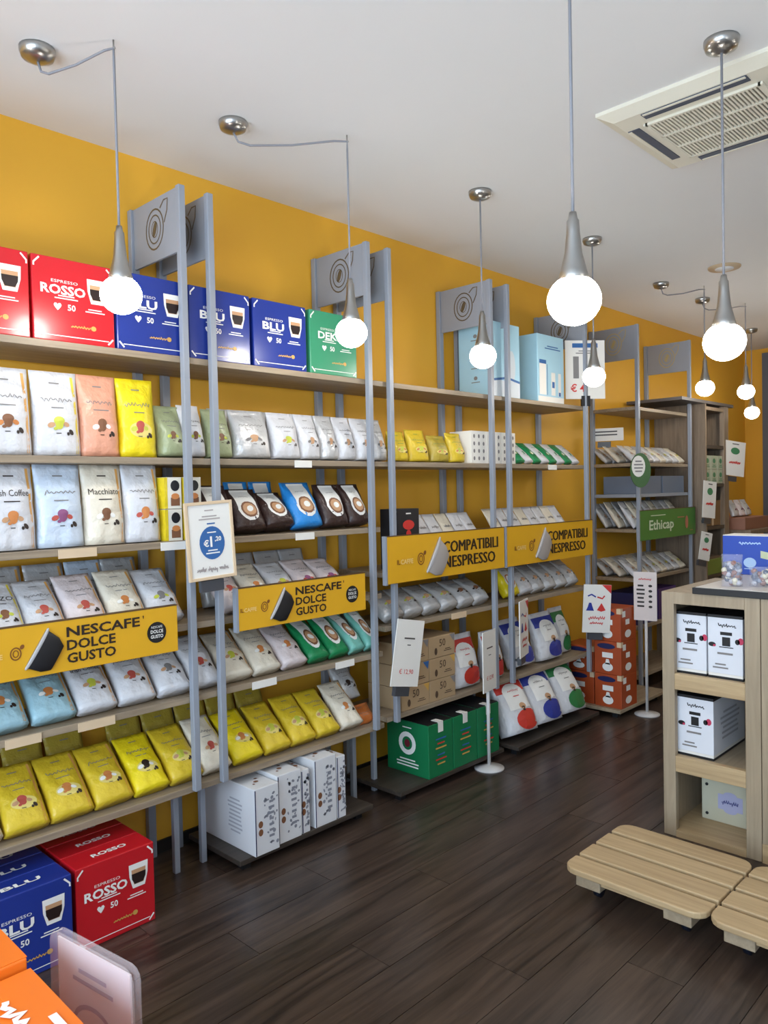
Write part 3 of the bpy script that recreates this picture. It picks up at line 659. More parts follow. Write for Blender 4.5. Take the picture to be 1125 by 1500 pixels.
for k in range(4): q.ell(0, 0.12+0.085*k, 0.014, 0.012); q.small(0, 0.095+0.085*k, 0.10, 0.012, 1)
s = q.build('side_print', m_grayink, t); s.rotation_euler = (0, 0, R(-90)); s.location = (-a-0.0005, 0, 0)
t, a, b, h = plain_box('machine_box', 0.10, 0.36, 4.26, 4.58, SH['S1'], SH['S1']+0.44, m_lb, 'pale blue tall box with product pictures on top shelf, right one')
p = Print(lambda x, z: -b); p.rect(-0.14, -0.06, 0.05, 0.27, 0).rect(0.0, 0.05, 0.05, 0.20, 0).rect(0.085, 0.12, 0.05, 0.2, 0).rect(-a+0.005, a-0.005, 0.005, 0.04, 0); p.build('picture', m_paper, t)
p = Print(lambda x, z: -b, 0.002); p.rect(-0.14, -0.06, 0.25, 0.275).small(0.02, 0.36, 0.2, 0.03, 2).rect(0.09, 0.115, 0.05, 0.075).rect(0.01, 0.04, 0.10, 0.14).rect(-0.05, -0.045, 0.05, 0.25); p.build('lettering', m_blueink, t)
t = empty('price_card', (0.40, 4.79, SH['S1']+0.05), R(50)); tag(t, 'white price card with blue heading and red price at the end of top shelf', 'sign')
MB().box(-0.14, 0.14, -0.003, 0.003, 0.0, 0.40).build('card', m_paper, t)
MB().box(-0.03, 0.03, -0.012, 0.012, -0.05, 0.02).build('clip', m_black, t)
p = Print(lambda x, z: -0.003); p.rect(-0.09, 0.09, 0.35, 0.38, 0).rect(-0.085, -0.045, 0.14, 0.29, 1).rect(0.03, 0.06, 0.16, 0.27, 1).small(0, 0.32, 0.14, 0.03, 2, 1); p.build('picture', [m_blueink, m_grayink], t)
p = Print(lambda x, z: -0.003); p.text('€ 4', -0.055, 0.075, h=0.055, bold=0.02); p.build('price', m_redink, t)

# ------------------------------------------------------------------ amber header signs
def header(y0, y1, z0, z1, lines, label, dark_cap, m=None, badge=True):
    wd, h = y1-y0, z1-z0
    t = empty('header_sign', (0.432, (y0+y1)/2, z0), R(90)); tag(t, label, 'sign')
    MB().box(-wd/2, wd/2, -0.008, 0.008, 0, h).build('sign_board', m or m_sign, t, bevel=0.0015)
    MB().box(-wd/2-0.012, -wd/2, -0.010, 0.014, -0.004, h+0.004).build('edge_profile', m_grey, t)
    MB().box(-wd/2, wd/2, -0.009, 0.012, h, h+0.004).build('edge_profile', mat('brown_edge', (92, 66, 36), 0.5), t)
    f = lambda x, z: -0.008
    return t, f, wd, h
def capsule(t, cx, cz, s, dark):
    """a coffee capsule printed in relief on the sign: pale lid, tapered body"""
    b = MB(); b.lathe([(0.50*s, 0), (0.52*s, 0.03*s), (0.48*s, 0.06*s)], 22, 0); b.lathe([(0.46*s, 0.06*s), (0.42*s, 0.36*s), (0.30*s, 0.55*s)], 22, 1)
    o = b.build('capsule', [mat('capsule_lid', (186, 184, 184), 0.35), m_black if dark else mat('capsule_body', (168, 160, 154), 0.4)], t)
    o.scale = (1.0, 0.12, 1.0); o.location = (cx-0.16*s, -0.014, cz+0.08*s)
    o.rotation_euler = (0, R(118), 0)
    o.rotation_euler = (0, R(122), 0)
    return o
def brand(t, f, x, z, s):
    p = Print(f); p.text('IL', x-0.062*s, z, h=0.020*s, bold=0.02); p.build('brand_lettering', mat('sign_brown', (128, 76, 28), 0.5), t)
    p = Print(f); p.ring(x+0.075*s, z+0.004*s, 0.022*s, 0.026*s, 0.005*s).ring(x+0.075*s, z+0.004*s, 0.012*s, 0.015*s, 0.004*s).ell(x+0.10*s, z+0.028*s, 0.008*s, 0.010*s, rot=-0.6)
    p.build('emblem', mat('sign_brown', (128, 76, 28), 0.5), t)
    q = Print(f); q.text('CAFFE', x-0.012*s, z, h=0.020*s, bold=0.02); q.build('brand_lettering', mat('sign_cream', (240, 206, 130), 0.5), t)
for y0, y1, lb in ((0.45, 1.57, 'amber NESCAFE DOLCE GUSTO header sign at the left picture edge'), (1.855, 2.595, 'amber NESCAFE DOLCE GUSTO header sign beside the framed price sign')):
    z0 = 0.982 if y0 < 1 else 1.014
    t, f, wd, h = header(y0, y1, z0, z0+0.177, None, lb, True)
    right = wd/2
    p = Print(f)
    x0 = right-0.435
    k = 0.97
    for s, zz, ww in (('NESCAFE', 0.136, 0.285), ('DOLCE', 0.090, 0.185), ('GUSTO', 0.044, 0.185)):
        p.text(s, x0+ww*k/2, zz, w=ww*k, h=0.036, bold=0.025)
    p.text("'", x0+0.30*k, 0.15, h=0.012)
    p.build('lettering', m_ink, t)
    q = Print(f); q.ell(right-0.09, 0.085, 0.040, 0.040, n=24); q.build('badge', m_black, t)
    q = Print(f, 0.002); q.text('NESCAFE', right-0.09, 0.106, w=0.046, h=0.009).text('DOLCE', right-0.09, 0.089, w=0.052, h=0.013, bold=0.02).text('GUSTO', right-0.09, 0.070, w=0.052, h=0.013, bold=0.02); q.build('badge_lettering', m_inkw, t)
    capsule(t, x0-0.085*k, 0.085, 0.15, True); brand(t, f, x0-0.235, 0.085, 0.85)
for n, (y0, y1) in enumerate(((2.75, 3.75), (3.775, 4.79))):
    t, f, wd, h = header(y0, y1, 1.118, 1.355, None, 'amber COMPATIBILI NESPRESSO header sign, %s of two' % ('left', 'right')[n], False)
    p = Print(f)
    for dx in (-0.003, 0, 0.003): p.text('COMPATIBILI', 0.185+dx, 0.158, w=0.495, h=0.062, lift=0.0008+dx*0.1)
    p.build('lettering', m_ink, t)
    p = Print(f)
    for dx in (-0.003, 0, 0.003): p.text('NESPRESSO', 0.170+dx, 0.076, w=0.465, h=0.062, lift=0.0008+dx*0.1)
    p.build('lettering', m_ink, t)
    capsule(t, -0.12, 0.11, 0.21, False); brand(t, f, -0.34, 0.105, 1.25)
t, f, wd, h = header(5.50, 6.53, 1.165, 1.392, None, 'green Ethicap header sign on the far shelving bay', False, mat('leaf_green_sign', (74, 126, 58), 0.45))
p = Print(f); p.text('Ethicap', -0.14, 0.10, w=0.44, h=0.10, bold=0.02).small(-0.2, 0.185, 0.4, 0.015, 1); p.build('lettering', mat('pale_green_ink', (206, 220, 190), 0.5), t)
p = Print(f); p.small(0.22, 0.155, 0.2, 0.018, 1).ell(0.335, 0.11, 0.03, 0.055).small(0.43, 0.04, 0.1, 0.012, 1); p.build('picture', mat('dusty_red_ink', (176, 112, 90), 0.5), t)

# ------------------------------------------------------------------ price signs on clips and stands
def clip(t, z=0.0):
    MB().box(-0.05, 0.05, 0.006, 0.03, z-0.05, z-0.005).tube([(0, 0.02, z-0.03), (0, 0.06, z-0.03)], 0.008).build('clip', mat('clip_grey', (70, 70, 74), 0.4), t)
t = empty('framed_price_sign', (0.475, 1.715, 1.25), R(86)); t.rotation_euler = (0, R(-3), R(86)); tag(t, 'framed white price sign with blue oval clipped on first post pair', 'sign')
fr = MB(); W2, H2 = 0.105, 0.31
fr.box(-W2, -W2+0.012, -0.008, 0.006, 0, H2).box(W2-0.012, W2, -0.008, 0.006, 0, H2).box(-W2+0.012, W2-0.012, -0.008, 0.006, 0, 0.012).box(-W2+0.012, W2-0.012, -0.008, 0.006, H2-0.012, H2)
fr.build('frame', m_framewood, t, bevel=0.0015); MB().box(-W2+0.012, W2-0.012, -0.003, 0.003, 0.012, H2-0.012).build('paper', m_paper, t)
f = lambda x, z: -0.003
p = Print(f); p.ell(0.005, 0.145, 0.056, 0.066, n=26).small(0.005, 0.222, 0.055, 0.012, 1); p.build('blue_oval', m_blueink, t)
p = Print(f, 0.0022); p.text('€', -0.022, 0.145, h=0.028, bold=0.03).text('1', 0.0, 0.15, h=0.042, bold=0.03).text(',20', 0.031, 0.158, h=0.022, bold=0.03).small(0.005, 0.187, 0.06, 0.010, 1).small(0.005, 0.11, 0.065, 0.022, 2); p.build('price', m_inkw, t)
p = Print(f); p.small(0.0, 0.275, 0.06, 0.010, 1).small(0.0, 0.246, 0.1, 0.022, 2)
for x in (-0.05, 0.0, 0.05): p.script(x, 0.04, 0.04, 0.03, seed=int(x*100)+9, t=0.004)
p.build('lettering', mat('soft_ink', (170, 160, 156), 0.5), t)
clip(t)
def card(name, loc, rz, w, h, label, roll=0, price=None, rows=(), base=None, m=None):
    t = empty(name, loc); t.rotation_euler = (0, R(roll), R(rz)); tag(t, label, 'sign')
    MB().box(-w/2, w/2, -0.003, 0.003, 0, h).build('card', m or m_paper, t)
    f = lambda x, z: -0.003
    if price:
        p = Print(f); p.text(price, 0.0, 0.22*h, w=0.52*w, h=0.085*h, bold=0.0); p.build('price', m_redink, t)
    if rows:
        for (z, ww, hh, n) in rows:
            p = Print(f); p.small(0, z*h, ww*w, hh*h, n, 0, seed=n); p.build('lettering', mat('charcoal_ink', (80, 74, 72), 0.5), t)
    if base is not None:
        b = MB().lathe([(0.085, 0), (0.085, 0.006), (0.03, 0.014), (0.012, 0.02)], 28)
        b.build('base', mat('pale_metal', (200, 198, 196), 0.35), t, (0, 0.012, base))
        MB().tube([(0, 0.012, base+0.015), (0, 0.012, 0.06)], 0.010, 12).build('pole', mat('pale_metal', (200, 198, 196), 0.35), t)
    else: clip(t)
    return t
def fair_print(t):
    f = lambda x, z: -0.003
    for g in (lambda p: p.poly([(0.03, 0.329), (0.094, 0.329), (0.094, 0.27)]), lambda p: p.poly([(0.0, 0.155), (0.03, 0.205), (0.06, 0.155), (0.03, 0.145)]),
              lambda p: p.script(0.0, 0.10, 0.11, 0.03, 0, 3, 0.006), lambda p: p.script(0.0, 0.065, 0.09, 0.025, 0, 5, 0.006), lambda p: p.line([(0.0, 0.245), (0.035, 0.235), (0.05, 0.255)], 0.010)):
        p = Print(f); g(p); p.build('red_print', m_redink, t)
    for g in (lambda p: p.poly([(-0.075, 0.15), (-0.02, 0.15), (-0.03, 0.175), (-0.04, 0.205), (-0.056, 0.205), (-0.064, 0.175)]), lambda p: p.line([(-0.065, 0.25), (-0.04, 0.262), (-0.01, 0.245)], 0.010)):
        p = Print(f); g(p); p.build('blue_print', m_blueprint, t)
card('price_card', (0.475, 2.815, 0.60), 88, 0.195, 0.335, 'tilted white price card with red price clipped on second post pair', 11, '€ 12,90', [(0.72, 0.6, 0.05, 1), (0.62, 0.2, 0.03, 1)])
card('price_card', (0.50, 3.50, 0.445), 101, 0.165, 0.34, 'white price card on floor stand in front of the green boxes', 0, '€ 12,90', [(0.72, 0.7, 0.05, 1), (0.6, 0.3, 0.03, 1)], base=-0.445)
t = card('price_card', (0.465, 3.90, 0.57), 109, 0.19, 0.34, 'price card seen nearly edge on at the third post pair', 0, None, [])
fair_print(t)
t = card('price_card', (0.47, 4.76, 0.585), 45, 0.19, 0.33, 'white price card with red corner clipped at the end post', 3, None, [])
fair_print(t)
f = lambda x, z: -0.003
t = card('price_card', (0.70, 5.03, 0.655), 12, 0.155, 0.335, 'pale price list card on floor stand beside the orange boxes', 0, None, [], base=-0.655, m=mat('pinkish_card', (226, 212, 206), 0.6))
p = Print(f)
for k in range(5): p.ell(0.035, 0.24-0.036*k, 0.013, 0.009)
p.small(-0.03, 0.17, 0.06, 0.17, 6); p.build('lettering', m_ink, t)
p = Print(f); p.script(0, 0.285, 0.085, 0.02, seed=5, t=0.005); p.build('heading', m_redink, t)

# ------------------------------------------------------------------ floor level boxes
m_wcard = mat('white_printed_card', (222, 222, 224), 0.45, var=0.03); m_navy = mat('navy_card', (30, 36, 84), 0.45)
def wbox(y0, y1, x1, h, label, side=True, x0=0.10, seed=1):
    t, a, b, hh = plain_box('capsule_carton', x0, x1, y0, y1, 0.062, 0.062+h, m_wcard, label, 'box', 'white printed cartons under the lowest shelf')
    f = lambda x, z: -b
    p = Print(f); rn = random.Random(seed)
    for k in range(26):
        p.ell(rn.uniform(-0.2, 0.85)*a, rn.uniform(0.12, 0.92)*hh, rn.uniform(0.003, 0.009), rn.uniform(0.003, 0.010), 0, n=7, rot=rn.uniform(0, 3))
    p.small(0.35*a, 0.5*hh, 0.5*a, 0.6*hh, 7, 0); p.build('bean_print', mat('slate_ink', (138, 140, 150), 0.5), t)
    p = Print(f); p.ell(-0.55*a, 0.46*hh, 0.012, 0.015).ell(-0.55*a, 0.34*hh, 0.012, 0.015); p.build('round_marks', m_brown, t)
    p = Print(f); p.rect(-a+0.001, -a+0.006, 0.004, hh-0.004); p.build('blue_edge', m_navy, t)
    q = Print(lambda x, z: 0); q.small(0, 0.5*hh, 0.3*(x1-x0), 0.55*hh, 9)
    s = q.build('side_print', mat('light_ink', (176, 176, 182), 0.5), t); s.rotation_euler = (0, 0, R(-90)); s.location = (-a-0.0004, -0.25*b, 0)
    q = Print(lambda x, z: 0); q.ell(0, 0, 0.012, 0.010).ell(0.3*a, 0.03, 0.008, 0.007).ell(-0.4*a, -0.02, 0.006, 0.006)
    s = q.build('top_print', m_brown, t); s.rotation_euler = (R(-90), 0, 0); s.location = (0, -0.6*b, hh+0.0002)
wbox(1.885, 2.012, 0.475, 0.285, 'white printed carton on dark platform, nearest with large plain side')
wbox(2.022, 2.152, 0.455, 0.30, 'white printed carton on dark platform, second from left', seed=2)
wbox(2.158, 2.205, 0.45, 0.285, 'thin white carton on dark platform, middle of row', seed=3)
wbox(2.235, 2.365, 0.452, 0.31, 'white printed carton on dark platform with navy side', seed=4)
wbox(2.372, 2.425, 0.45, 0.29, 'thin white carton at the right end of dark platform', seed=5)
# green cases
m_case = mat('case_green', (20, 116, 70), 0.4, var=0.04)
for n, (y0, y1) in enumerate(((3.015, 3.215), (3.222, 3.43), (3.437, 3.64))):
    t, a, b, h = plain_box('green_case', 0.155, 0.457, y0, y1, 0.062, 0.345, m_case, 'green coffee case on dark platform, %s' % ('nearest with round emblem on its end', 'middle of three', 'farthest of three')[n], 'box', 'green coffee cases')
    MB().box(-a+0.004, a-0.004, -b+0.004, b-0.004, h, h+0.004).build('dark_lid', m_black, t)
    MB().box(-0.02, 0.02, -b-0.0015, -b+0.05, h-0.05, h+0.006).build('white_tab', m_paper, t)
    f = lambda x, z: -b
    for nm, mm, off in (('blue_print', m_blueink, 0.0), ('red_print', m_redink, 1.0), ('yellow_print', m_gold, 2.0)):
        for k in range(2):
            p = Print(f); p.small(0.0, h*(0.70-0.30*k-0.085*off), 0.9*a, 0.018, 1, 0, seed=k+int(off)); p.build(nm, mm, t)
    if n == 0:
        q = Print(lambda x, z: 0); q.ring(0, 0.165, 0.062, 0.062, 0.026).small(0, 0.06, 0.17, 0.05, 3).small(0, 0.25, 0.1, 0.014, 1)
        s = q.build('end_emblem', m_inkw, t); s.rotation_euler = (0, 0, R(-90)); s.location = (-a-0.0005, 0, 0)
        q = Print(lambda x, z: 0); q.ell(0, 0.165, 0.02, 0.022)
        s = q.build('emblem_centre', mat('maroon_ink', (110, 30, 44), 0.5), t); s.rotation_euler = (0, 0, R(-90)); s.location = (-a-0.0005, 0, 0)
# orange cartons
m_orc = mat('carton_orange', (172, 74, 36), 0.4, var=0.05)
def orange(x0, x1, y0, y1, z0, z1, label):
    t, a, b, h = plain_box('orange_carton', x0, x1, y0, y1, z0, z1, m_orc, label, 'box', 'orange cartons by the gap')
    f = lambda x, z: -b
    q = Print(lambda x, z: 0); W = (x1-x0)
    q.rect(-0.20*W, 0.2*W, 0.50*h, 0.66*h).ell(0, 0.22*h, 0.2*W, 0.13*h).poly([(-0.1*W, 0.3*h), (0.1*W, 0.3*h), (0.05*W, 0.46*h), (-0.05*W, 0.46*h)]); s = q.build('end_print', m_inkw, t); s.rotation_euler = (0, 0, R(-90)); s.location = (-a-0.0004, 0, 0)
    q = Print(lambda x, z: 0); q.ell(-0.05*W, 0.85*h, 0.34*W, 0.085*h); s = q.build('dark_label', m_navy, t); s.rotation_euler = (0, 0, R(-90)); s.location = (-a-0.0004, 0, 0)
    p = Print(f); p.rect(-0.4*a, 0.1*a, 0.50*h, 0.66*h).ell(-0.1*a, 0.22*h, 0.4*a, 0.12*h).rect(-0.8*a, -0.4*a, 0.74*h, 0.92*h); p.build('front_print', m_inkw, t)
    MB().box(-a-0.001, -a+0.03, -b-0.001, -b+0.03, h-0.035, h+0.0008).build('corner_tape', m_framewood, t)
for k in range(3): orange(0.415, 0.615, 4.835, 5.06, 0.0625+0.229*k, 0.29+0.229*k, 'orange carton in tall stack on light platform, %s' % ('bottom', 'middle', 'top')[k])
orange(0.175, 0.405, 4.84, 5.07, 0.0625, 0.285, 'orange carton with dark blue oval label beside the stack, lower')
orange(0.175, 0.405, 4.84, 5.07, 0.287, 0.465, 'orange carton beside the stack behind the price card, upper')

# ------------------------------------------------------------------ far bay goods
for zi, rowsx, lab in ((1.76, (0.37, 0.25, 0.14), 'second shelf'), (1.25, (0.37, 0.25, 0.14), 'shelf behind green sign'), (0.87, (0.37, 0.25, 0.14), 'shelf below green sign')):
    for ri, x in enumerate(rowsx):
        for n in range(8):
            o = bag('coffee_packet', 0.108, 0.19 if zi != 1.25 else 0.24, 0.04, ('white', 'cream', 'silver')[(ri+n) % 3], None, m_grayink, ((m_tan, m_grayink), (g_lim, m_tan))[n % 2], None, 'mini', seed=140+n % 2)
            place(o, x, 5.63+0.118*n, zi, 48 if zi != 1.25 else 34, 0.04, jit=3,
                  label='small pale packet on far bay %s, %s row, %s from left' % (lab, ('front', 'middle', 'back')[ri], ORD[n]), group='small packets on the far bay')
t = card('shelf_card', (0.09, 5.62, 1.945), 20, 0.30, 0.10, 'wide white card standing behind packets on far bay second shelf', 0, None, [(0.6, 0.7, 0.5, 2)])
for k in range(2):
    b_ = box('grey_drawer_box', 0.08, 0.37, 5.62+0.44*k, 6.03+0.44*k, 1.52, 1.66, mat('slate_box', (104, 114, 130), 0.5), bevel=0.003)
    tag(b_, 'slate grey flat box under packets on far bay, %s one' % ('left', 'right')[k], 'box', 'slate grey boxes')
for k in range(2):
    b_ = box('purple_box', 0.10, 0.36, 5.62+0.36*k, 5.95+0.36*k, 0.50, 0.745, mat(('navy_box', 'purple_box')[k], ((36, 40, 92), (70, 44, 104))[k], 0.45), bevel=0.003)
    tag(b_, '%s box on the low shelf of the far bay' % ('navy blue', 'purple')[k], 'box')
t = empty('round_leaflet', (0.45, 5.50, 1.60), R(62)); tag(t, 'round green and white leaflet hanging at the far bay post', 'leaflet')
p = MB(); n = 28
p.add([(0.09*math.cos(2*math.pi*k/n), -0.003*s, 0.10+0.13*math.sin(2*math.pi*k/n)) for s in (1, -1) for k in range(n)],
      [tuple(range(n)), tuple(range(2*n-1, n-1, -1))]+[(k, n+k, n+(k+1) % n, (k+1) % n) for k in range(n)])
p.build('disc', mat('leaflet_green', (70, 104, 62), 0.5), t)
p = Print(lambda x, z: -0.003); p.ell(-0.02, 0.13, 0.06, 0.08, n=20); p.build('white_field', m_paper, t)
p = Print(lambda x, z: -0.003, 0.002); p.small(-0.02, 0.13, 0.085, 0.10, 4); p.build('lettering', m_grayink, t)

# ------------------------------------------------------------------ tall wooden cabinet past the far bay
t = empty('tall_cabinet', (0.27, 6.87, 0)); tag(t, 'tall taupe wooden display cabinet past the far shelving bay', 'cabinet')
MB().box(-0.22, 0.23, -0.26, -0.235, 0, 2.27).build('side_panel', m_cab, t); MB().box(-0.22, 0.23, 0.235, 0.26, 0, 2.27).build('side_panel', m_cab, t)
MB().box(0.19, 0.23, 0.16, 0.235, 0, 2.27).build('front_stile', m_cab, t)
for z in (0.80, 1.22, 1.59, 1.92, 2.25): MB().box(-0.22, 0.225, -0.235, 0.235, z-0.03, z).build('shelf', m_cab if z > 2 else mat('dark_cab_shelf', (74, 66, 60), 0.5), t)
MB().box(-0.235, 0.24, -0.75, 0.36, 2.27, 2.295).build('top_board', mat('dark_top_board', (92, 86, 84), 0.5), t)
m_sagebox = mat('sage_carton', (178, 184, 160), 0.5)
for i in range(3):
    for j in range(2):
        y, z = 6.70+0.145*i, 1.59+0.122*j
        q = box('tea_carton', 0.30, 0.48, y-0.068, y+0.068, z, z+0.12, m_sagebox, bevel=0.002); tag(q, 'pale sage carton in tall cabinet, %s layer, %s from left' % (('lower', 'upper')[j], ORD[i]), 'box', 'sage cartons in the tall cabinet')
        p = Print(); p.ell(0, 0.075, 0.03, 0.022).small(0, 0.03, 0.09, 0.03, 2); s = p.build('print', m_greenink, q); s.rotation_euler = (0, 0, R(90)); s.location = (0.09, 0, 0)
for (nm, loc, rz, wd, hh, rl, lb) in (('price_card', (0.53, 7.16, 1.655), 70, 0.26, 0.31, 6, 'white price card with red price hanging on tall cabinet side'),
        ('price_card', (0.53, 6.58, 1.30), 80, 0.19, 0.31, 6, 'narrow white price card with green picture hung on tall cabinet'),
        ('price_card', (0.53, 6.47, 0.95), 75, 0.14, 0.235, 12, 'small cream price card hung low on tall cabinet')):
    c = card(nm, loc, rz, wd, hh, lb, rl, None, [(0.92, 0.5, 0.06, 1)])
    p = Print(lambda x, z: -0.003); p.ell(0, 0.72*hh, 0.22*wd, 0.10*hh); p.build('picture', m_greenink, c)
    p = Print(lambda x, z: -0.003); p.script(0, 0.38*hh, 0.55*wd, 0.12*hh, 0, 4, 0.012); p.build('price', m_redink, c)
q = box('green_tray', 0.10, 0.49, 6.64, 7.08, 0.80, 0.93, mat('olive_card', (120, 140, 60), 0.5), bevel=0.004); tag(q, 'olive green tray of goods on the low cabinet shelf', 'tray')
MB().box(-0.18, 0.18, -0.2, 0.2, 0.13, 0.15).build('contents', mat('kraft_dark', (116, 96, 76), 0.6), q)
q = box('brown_carton', 0.08, 0.46, 6.66, 7.05, 1.22, 1.44, mat('carton_brown', (136, 104, 66), 0.6), bevel=0.004); tag(q, 'plain brown carton on the middle cabinet shelf', 'box')
MB().box(-0.19, 0.191, -0.02, 0.02, 0.0, 0.221).build('tape', m_framewood, q)
# far side table with goods
t = empty('side_table', (0.40, 7.62, 0)); tag(t, 'brown wooden side table by the far yellow wall', 'table')
MB().box(-0.24, 0.24, -0.36, 0.36, 1.12, 1.16).build('table_top', m_cab, t, bevel=0.003)
for sx in (-1, 1):
    for sy in (-1, 1): MB().box(-0.02, 0.02, -0.02, 0.02, 0, 1.12).build('leg', m_cab, t, (sx*0.21, sy*0.33, 0))
MB().box(-0.2, 0.2, -0.32, 0.32, 0.55, 0.58).build('lower_shelf', m_cab, t)
q = box('goods_tray', 0.22, 0.58, 7.30, 7.92, 1.16, 1.27, mat('tray_brown', (150, 104, 84), 0.6), bevel=0.004); tag(q, 'reddish brown tray on the far side table', 'tray')
for n, (x, y, c) in enumerate(((0.48, 7.42, 'silver'), (0.48, 7.58, 'blush'), (0.48, 7.74, 'silver'))):
    o = bag('coffee_packet', 0.14, 0.16, 0.06, c, None, m_grayink, (g_pur, m_ink), None, 'mini', seed=150); place(o, x, y, 1.27, 20, 0.06, label='small packet standing in the far table tray, %s from left' % ORD[n], group='packets on the far table')

# ------------------------------------------------------------------ counter
CX0, CX1, CY0, CY1, CH = 1.576, 1.997, 3.354, 3.98, 1.106
t = empty('counter_shelf', (CX0, CY0, 0)); tag(t, 'light oak open end shelf of the shop counter', 'counter')
wd, dp = CX1-CX0, CY1-CY0
for nm, a in (('stile', (0, 0.056)), ('stile', (wd-0.062, wd))): MB().box(a[0], a[1], 0, 0.03, 0, CH).build(nm, m_oak, t, bevel=0.002)
MB().box(0.056, wd-0.062, 0, 0.03, CH-0.052, CH).build('rail', m_oak, t)
MB().box(0, 0.02, 0.03, dp, 0, CH).build('side_panel', m_oak, t); MB().box(wd-0.02, wd, 0.03, dp, 0, CH).build('side_panel', m_oak, t)
MB().box(0.02, wd-0.02, dp-0.02, dp, 0, CH).build('back_panel', m_oak, t); MB().box(0.02, wd-0.02, 0.03, dp-0.02, CH-0.02, CH).build('top', m_oak, t)
for z in (0.74, 0.368):
    MB().box(0.056, wd-0.062, 0, 0.03, z-0.072, z).build('rail', m_oakx, t, bevel=0.002); MB().box(0.02, wd-0.02, 0.03, dp-0.02, z-0.03, z-0.004).build('shelf', m_oaky, t)
MB().box(0.02, wd-0.02, 0.03, dp-0.02, 0.005, 0.03).build('bottom_board', m_oakx, t); MB().box(0.056, wd-0.062, 0.0, 0.03, 0.0, 0.03).build('rail', m_oakx, t)
MB().box(-0.006, 0.0, 0.05, 0.065, 0.76, 1.04).build('hinge_strip', m_oak, t)
t = empty('counter_cabinet', (CX1+0.003, CY0, 0)); tag(t, 'light oak counter body panel right of the open end shelf', 'counter')
MB().box(0, 1.2, 0.0, dp, 0, CH).build('panel', m_oak, t, bevel=0.002); MB().box(0.0, 1.2, -0.004, 0.0, 0.0, 0.08).build('kick_board', m_oakx, t)
t = empty('worktop', (1.72, CY0-0.01, CH)); tag(t, 'black edged pale counter top slab', 'counter top')
MB().box(0, 1.5, 0, 0.80, 0, 0.028).build('slab', m_black, t, bevel=0.002); MB().box(0.01, 1.49, 0.012, 0.79, 0.028, 0.030).build('surface', mat('pale_counter_top', (212, 206, 198), 0.35), t)
# machine boxes in the counter shelf
def mbox(x0, x1, y0, y1, z0, z1, label):
    t = empty('machine_carton', ((x0+x1)/2, (y0+y1)/2, z0)); tag(t, label, 'box', 'white machine cartons in the counter')
    a, b, h = (x1-x0)/2, (y1-y0)/2, z1-z0
    MB().box(-a, a, -b, b, 0.022, h-0.012).build('carton', mat('carton_cool_white', (222, 224, 230), 0.4), t, bevel=0.002)
    MB().box(-a, a, -b, b, h-0.012, h).build('dark_top', m_black, t); MB().box(-a, a, -b, b, 0, 0.010).build('dark_base', m_black, t)
    MB().box(-a+0.001, a-0.001, -b+0.001, b-0.001, 0.010, 0.022).build('pale_band', m_paper, t)
    f = lambda x, z: -b
    p = Print(f); p.script(0.01, h*0.84, 0.075, 0.02, seed=8, t=0.004).rect(-0.012, 0.022, h*0.52, h*0.66, 0).rect(-0.02, 0.03, h*0.69, h*0.74).line([(-0.025, h*0.50), (0.035, h*0.50)], 0.004).ell(-0.055, h*0.53, 0.016, 0.010).ell(0.052, h*0.60, 0.010, 0.012)
    p.build('picture', m_black, t)
    p = Print(f); p.ell(0.066, h*0.615, 0.012, 0.015).ell(-0.045, h*0.515, 0.006, 0.005, 0, 0.0005); p.build('red_print', mat('magenta_ink', (190, 50, 84), 0.5), t)
    p = Print(f); p.small(0.0, h*0.40, 0.10, 0.02, 1).small(-0.02, h*0.2, 0.07, 0.03, 2); p.build('lettering', m_grayink, t)
    q = Print(lambda x, z: 0); q.small(0, h*0.5, b*1.3, h*0.5, 6); s = q.build('side_print', mat('light_ink', (176, 176, 182), 0.5), t); s.rotation_euler = (0, 0, R(90)); s.location = (a+0.0004, 0, 0)
mbox(1.612, 1.757, 3.40, 3.72, 0.737, 1.015, 'white machine carton on the upper counter shelf, left one')
mbox(1.764, 1.912, 3.40, 3.72, 0.737, 1.015, 'white machine carton on the upper counter shelf, right one')
mbox(1.612, 1.785, 3.40, 3.78, 0.365, 0.64, 'white machine carton on the middle counter shelf')
t = box('keepsake_tin', 1.665, 1.925, 3.56, 3.60, 0.03, 0.225, mat('sage_tin', (196, 192, 168), 0.5), bevel=0.004); tag(t, 'flat sage coloured box with ornate plaque on the bottom counter shelf', 'box')
p = Print(lambda x, z: -0.02); p.rect(-0.055, 0.055, 0.065, 0.135, 0).ell(0, 0.135, 0.03, 0.015, 0, 0.0005).ell(0, 0.065, 0.03, 0.015, 0, 0.0005); p.build('plaque', mat('lilac_plaque', (176, 176, 206), 0.4), t)
p = Print(lambda x, z: -0.02, 0.003); p.script(0, 0.10, 0.07, 0.025, seed=3, t=0.004); p.build('lettering', mat('indigo_ink', (70, 72, 130), 0.5), t)
for sx in (-1, 1):
    for sz in (0.03, 0.165): MB().lathe([(0.007, 0), (0.007, 0.003)], 10).build('stud', m_black, t, (sx*0.105, -0.02, sz), (R(90), 0, 0))
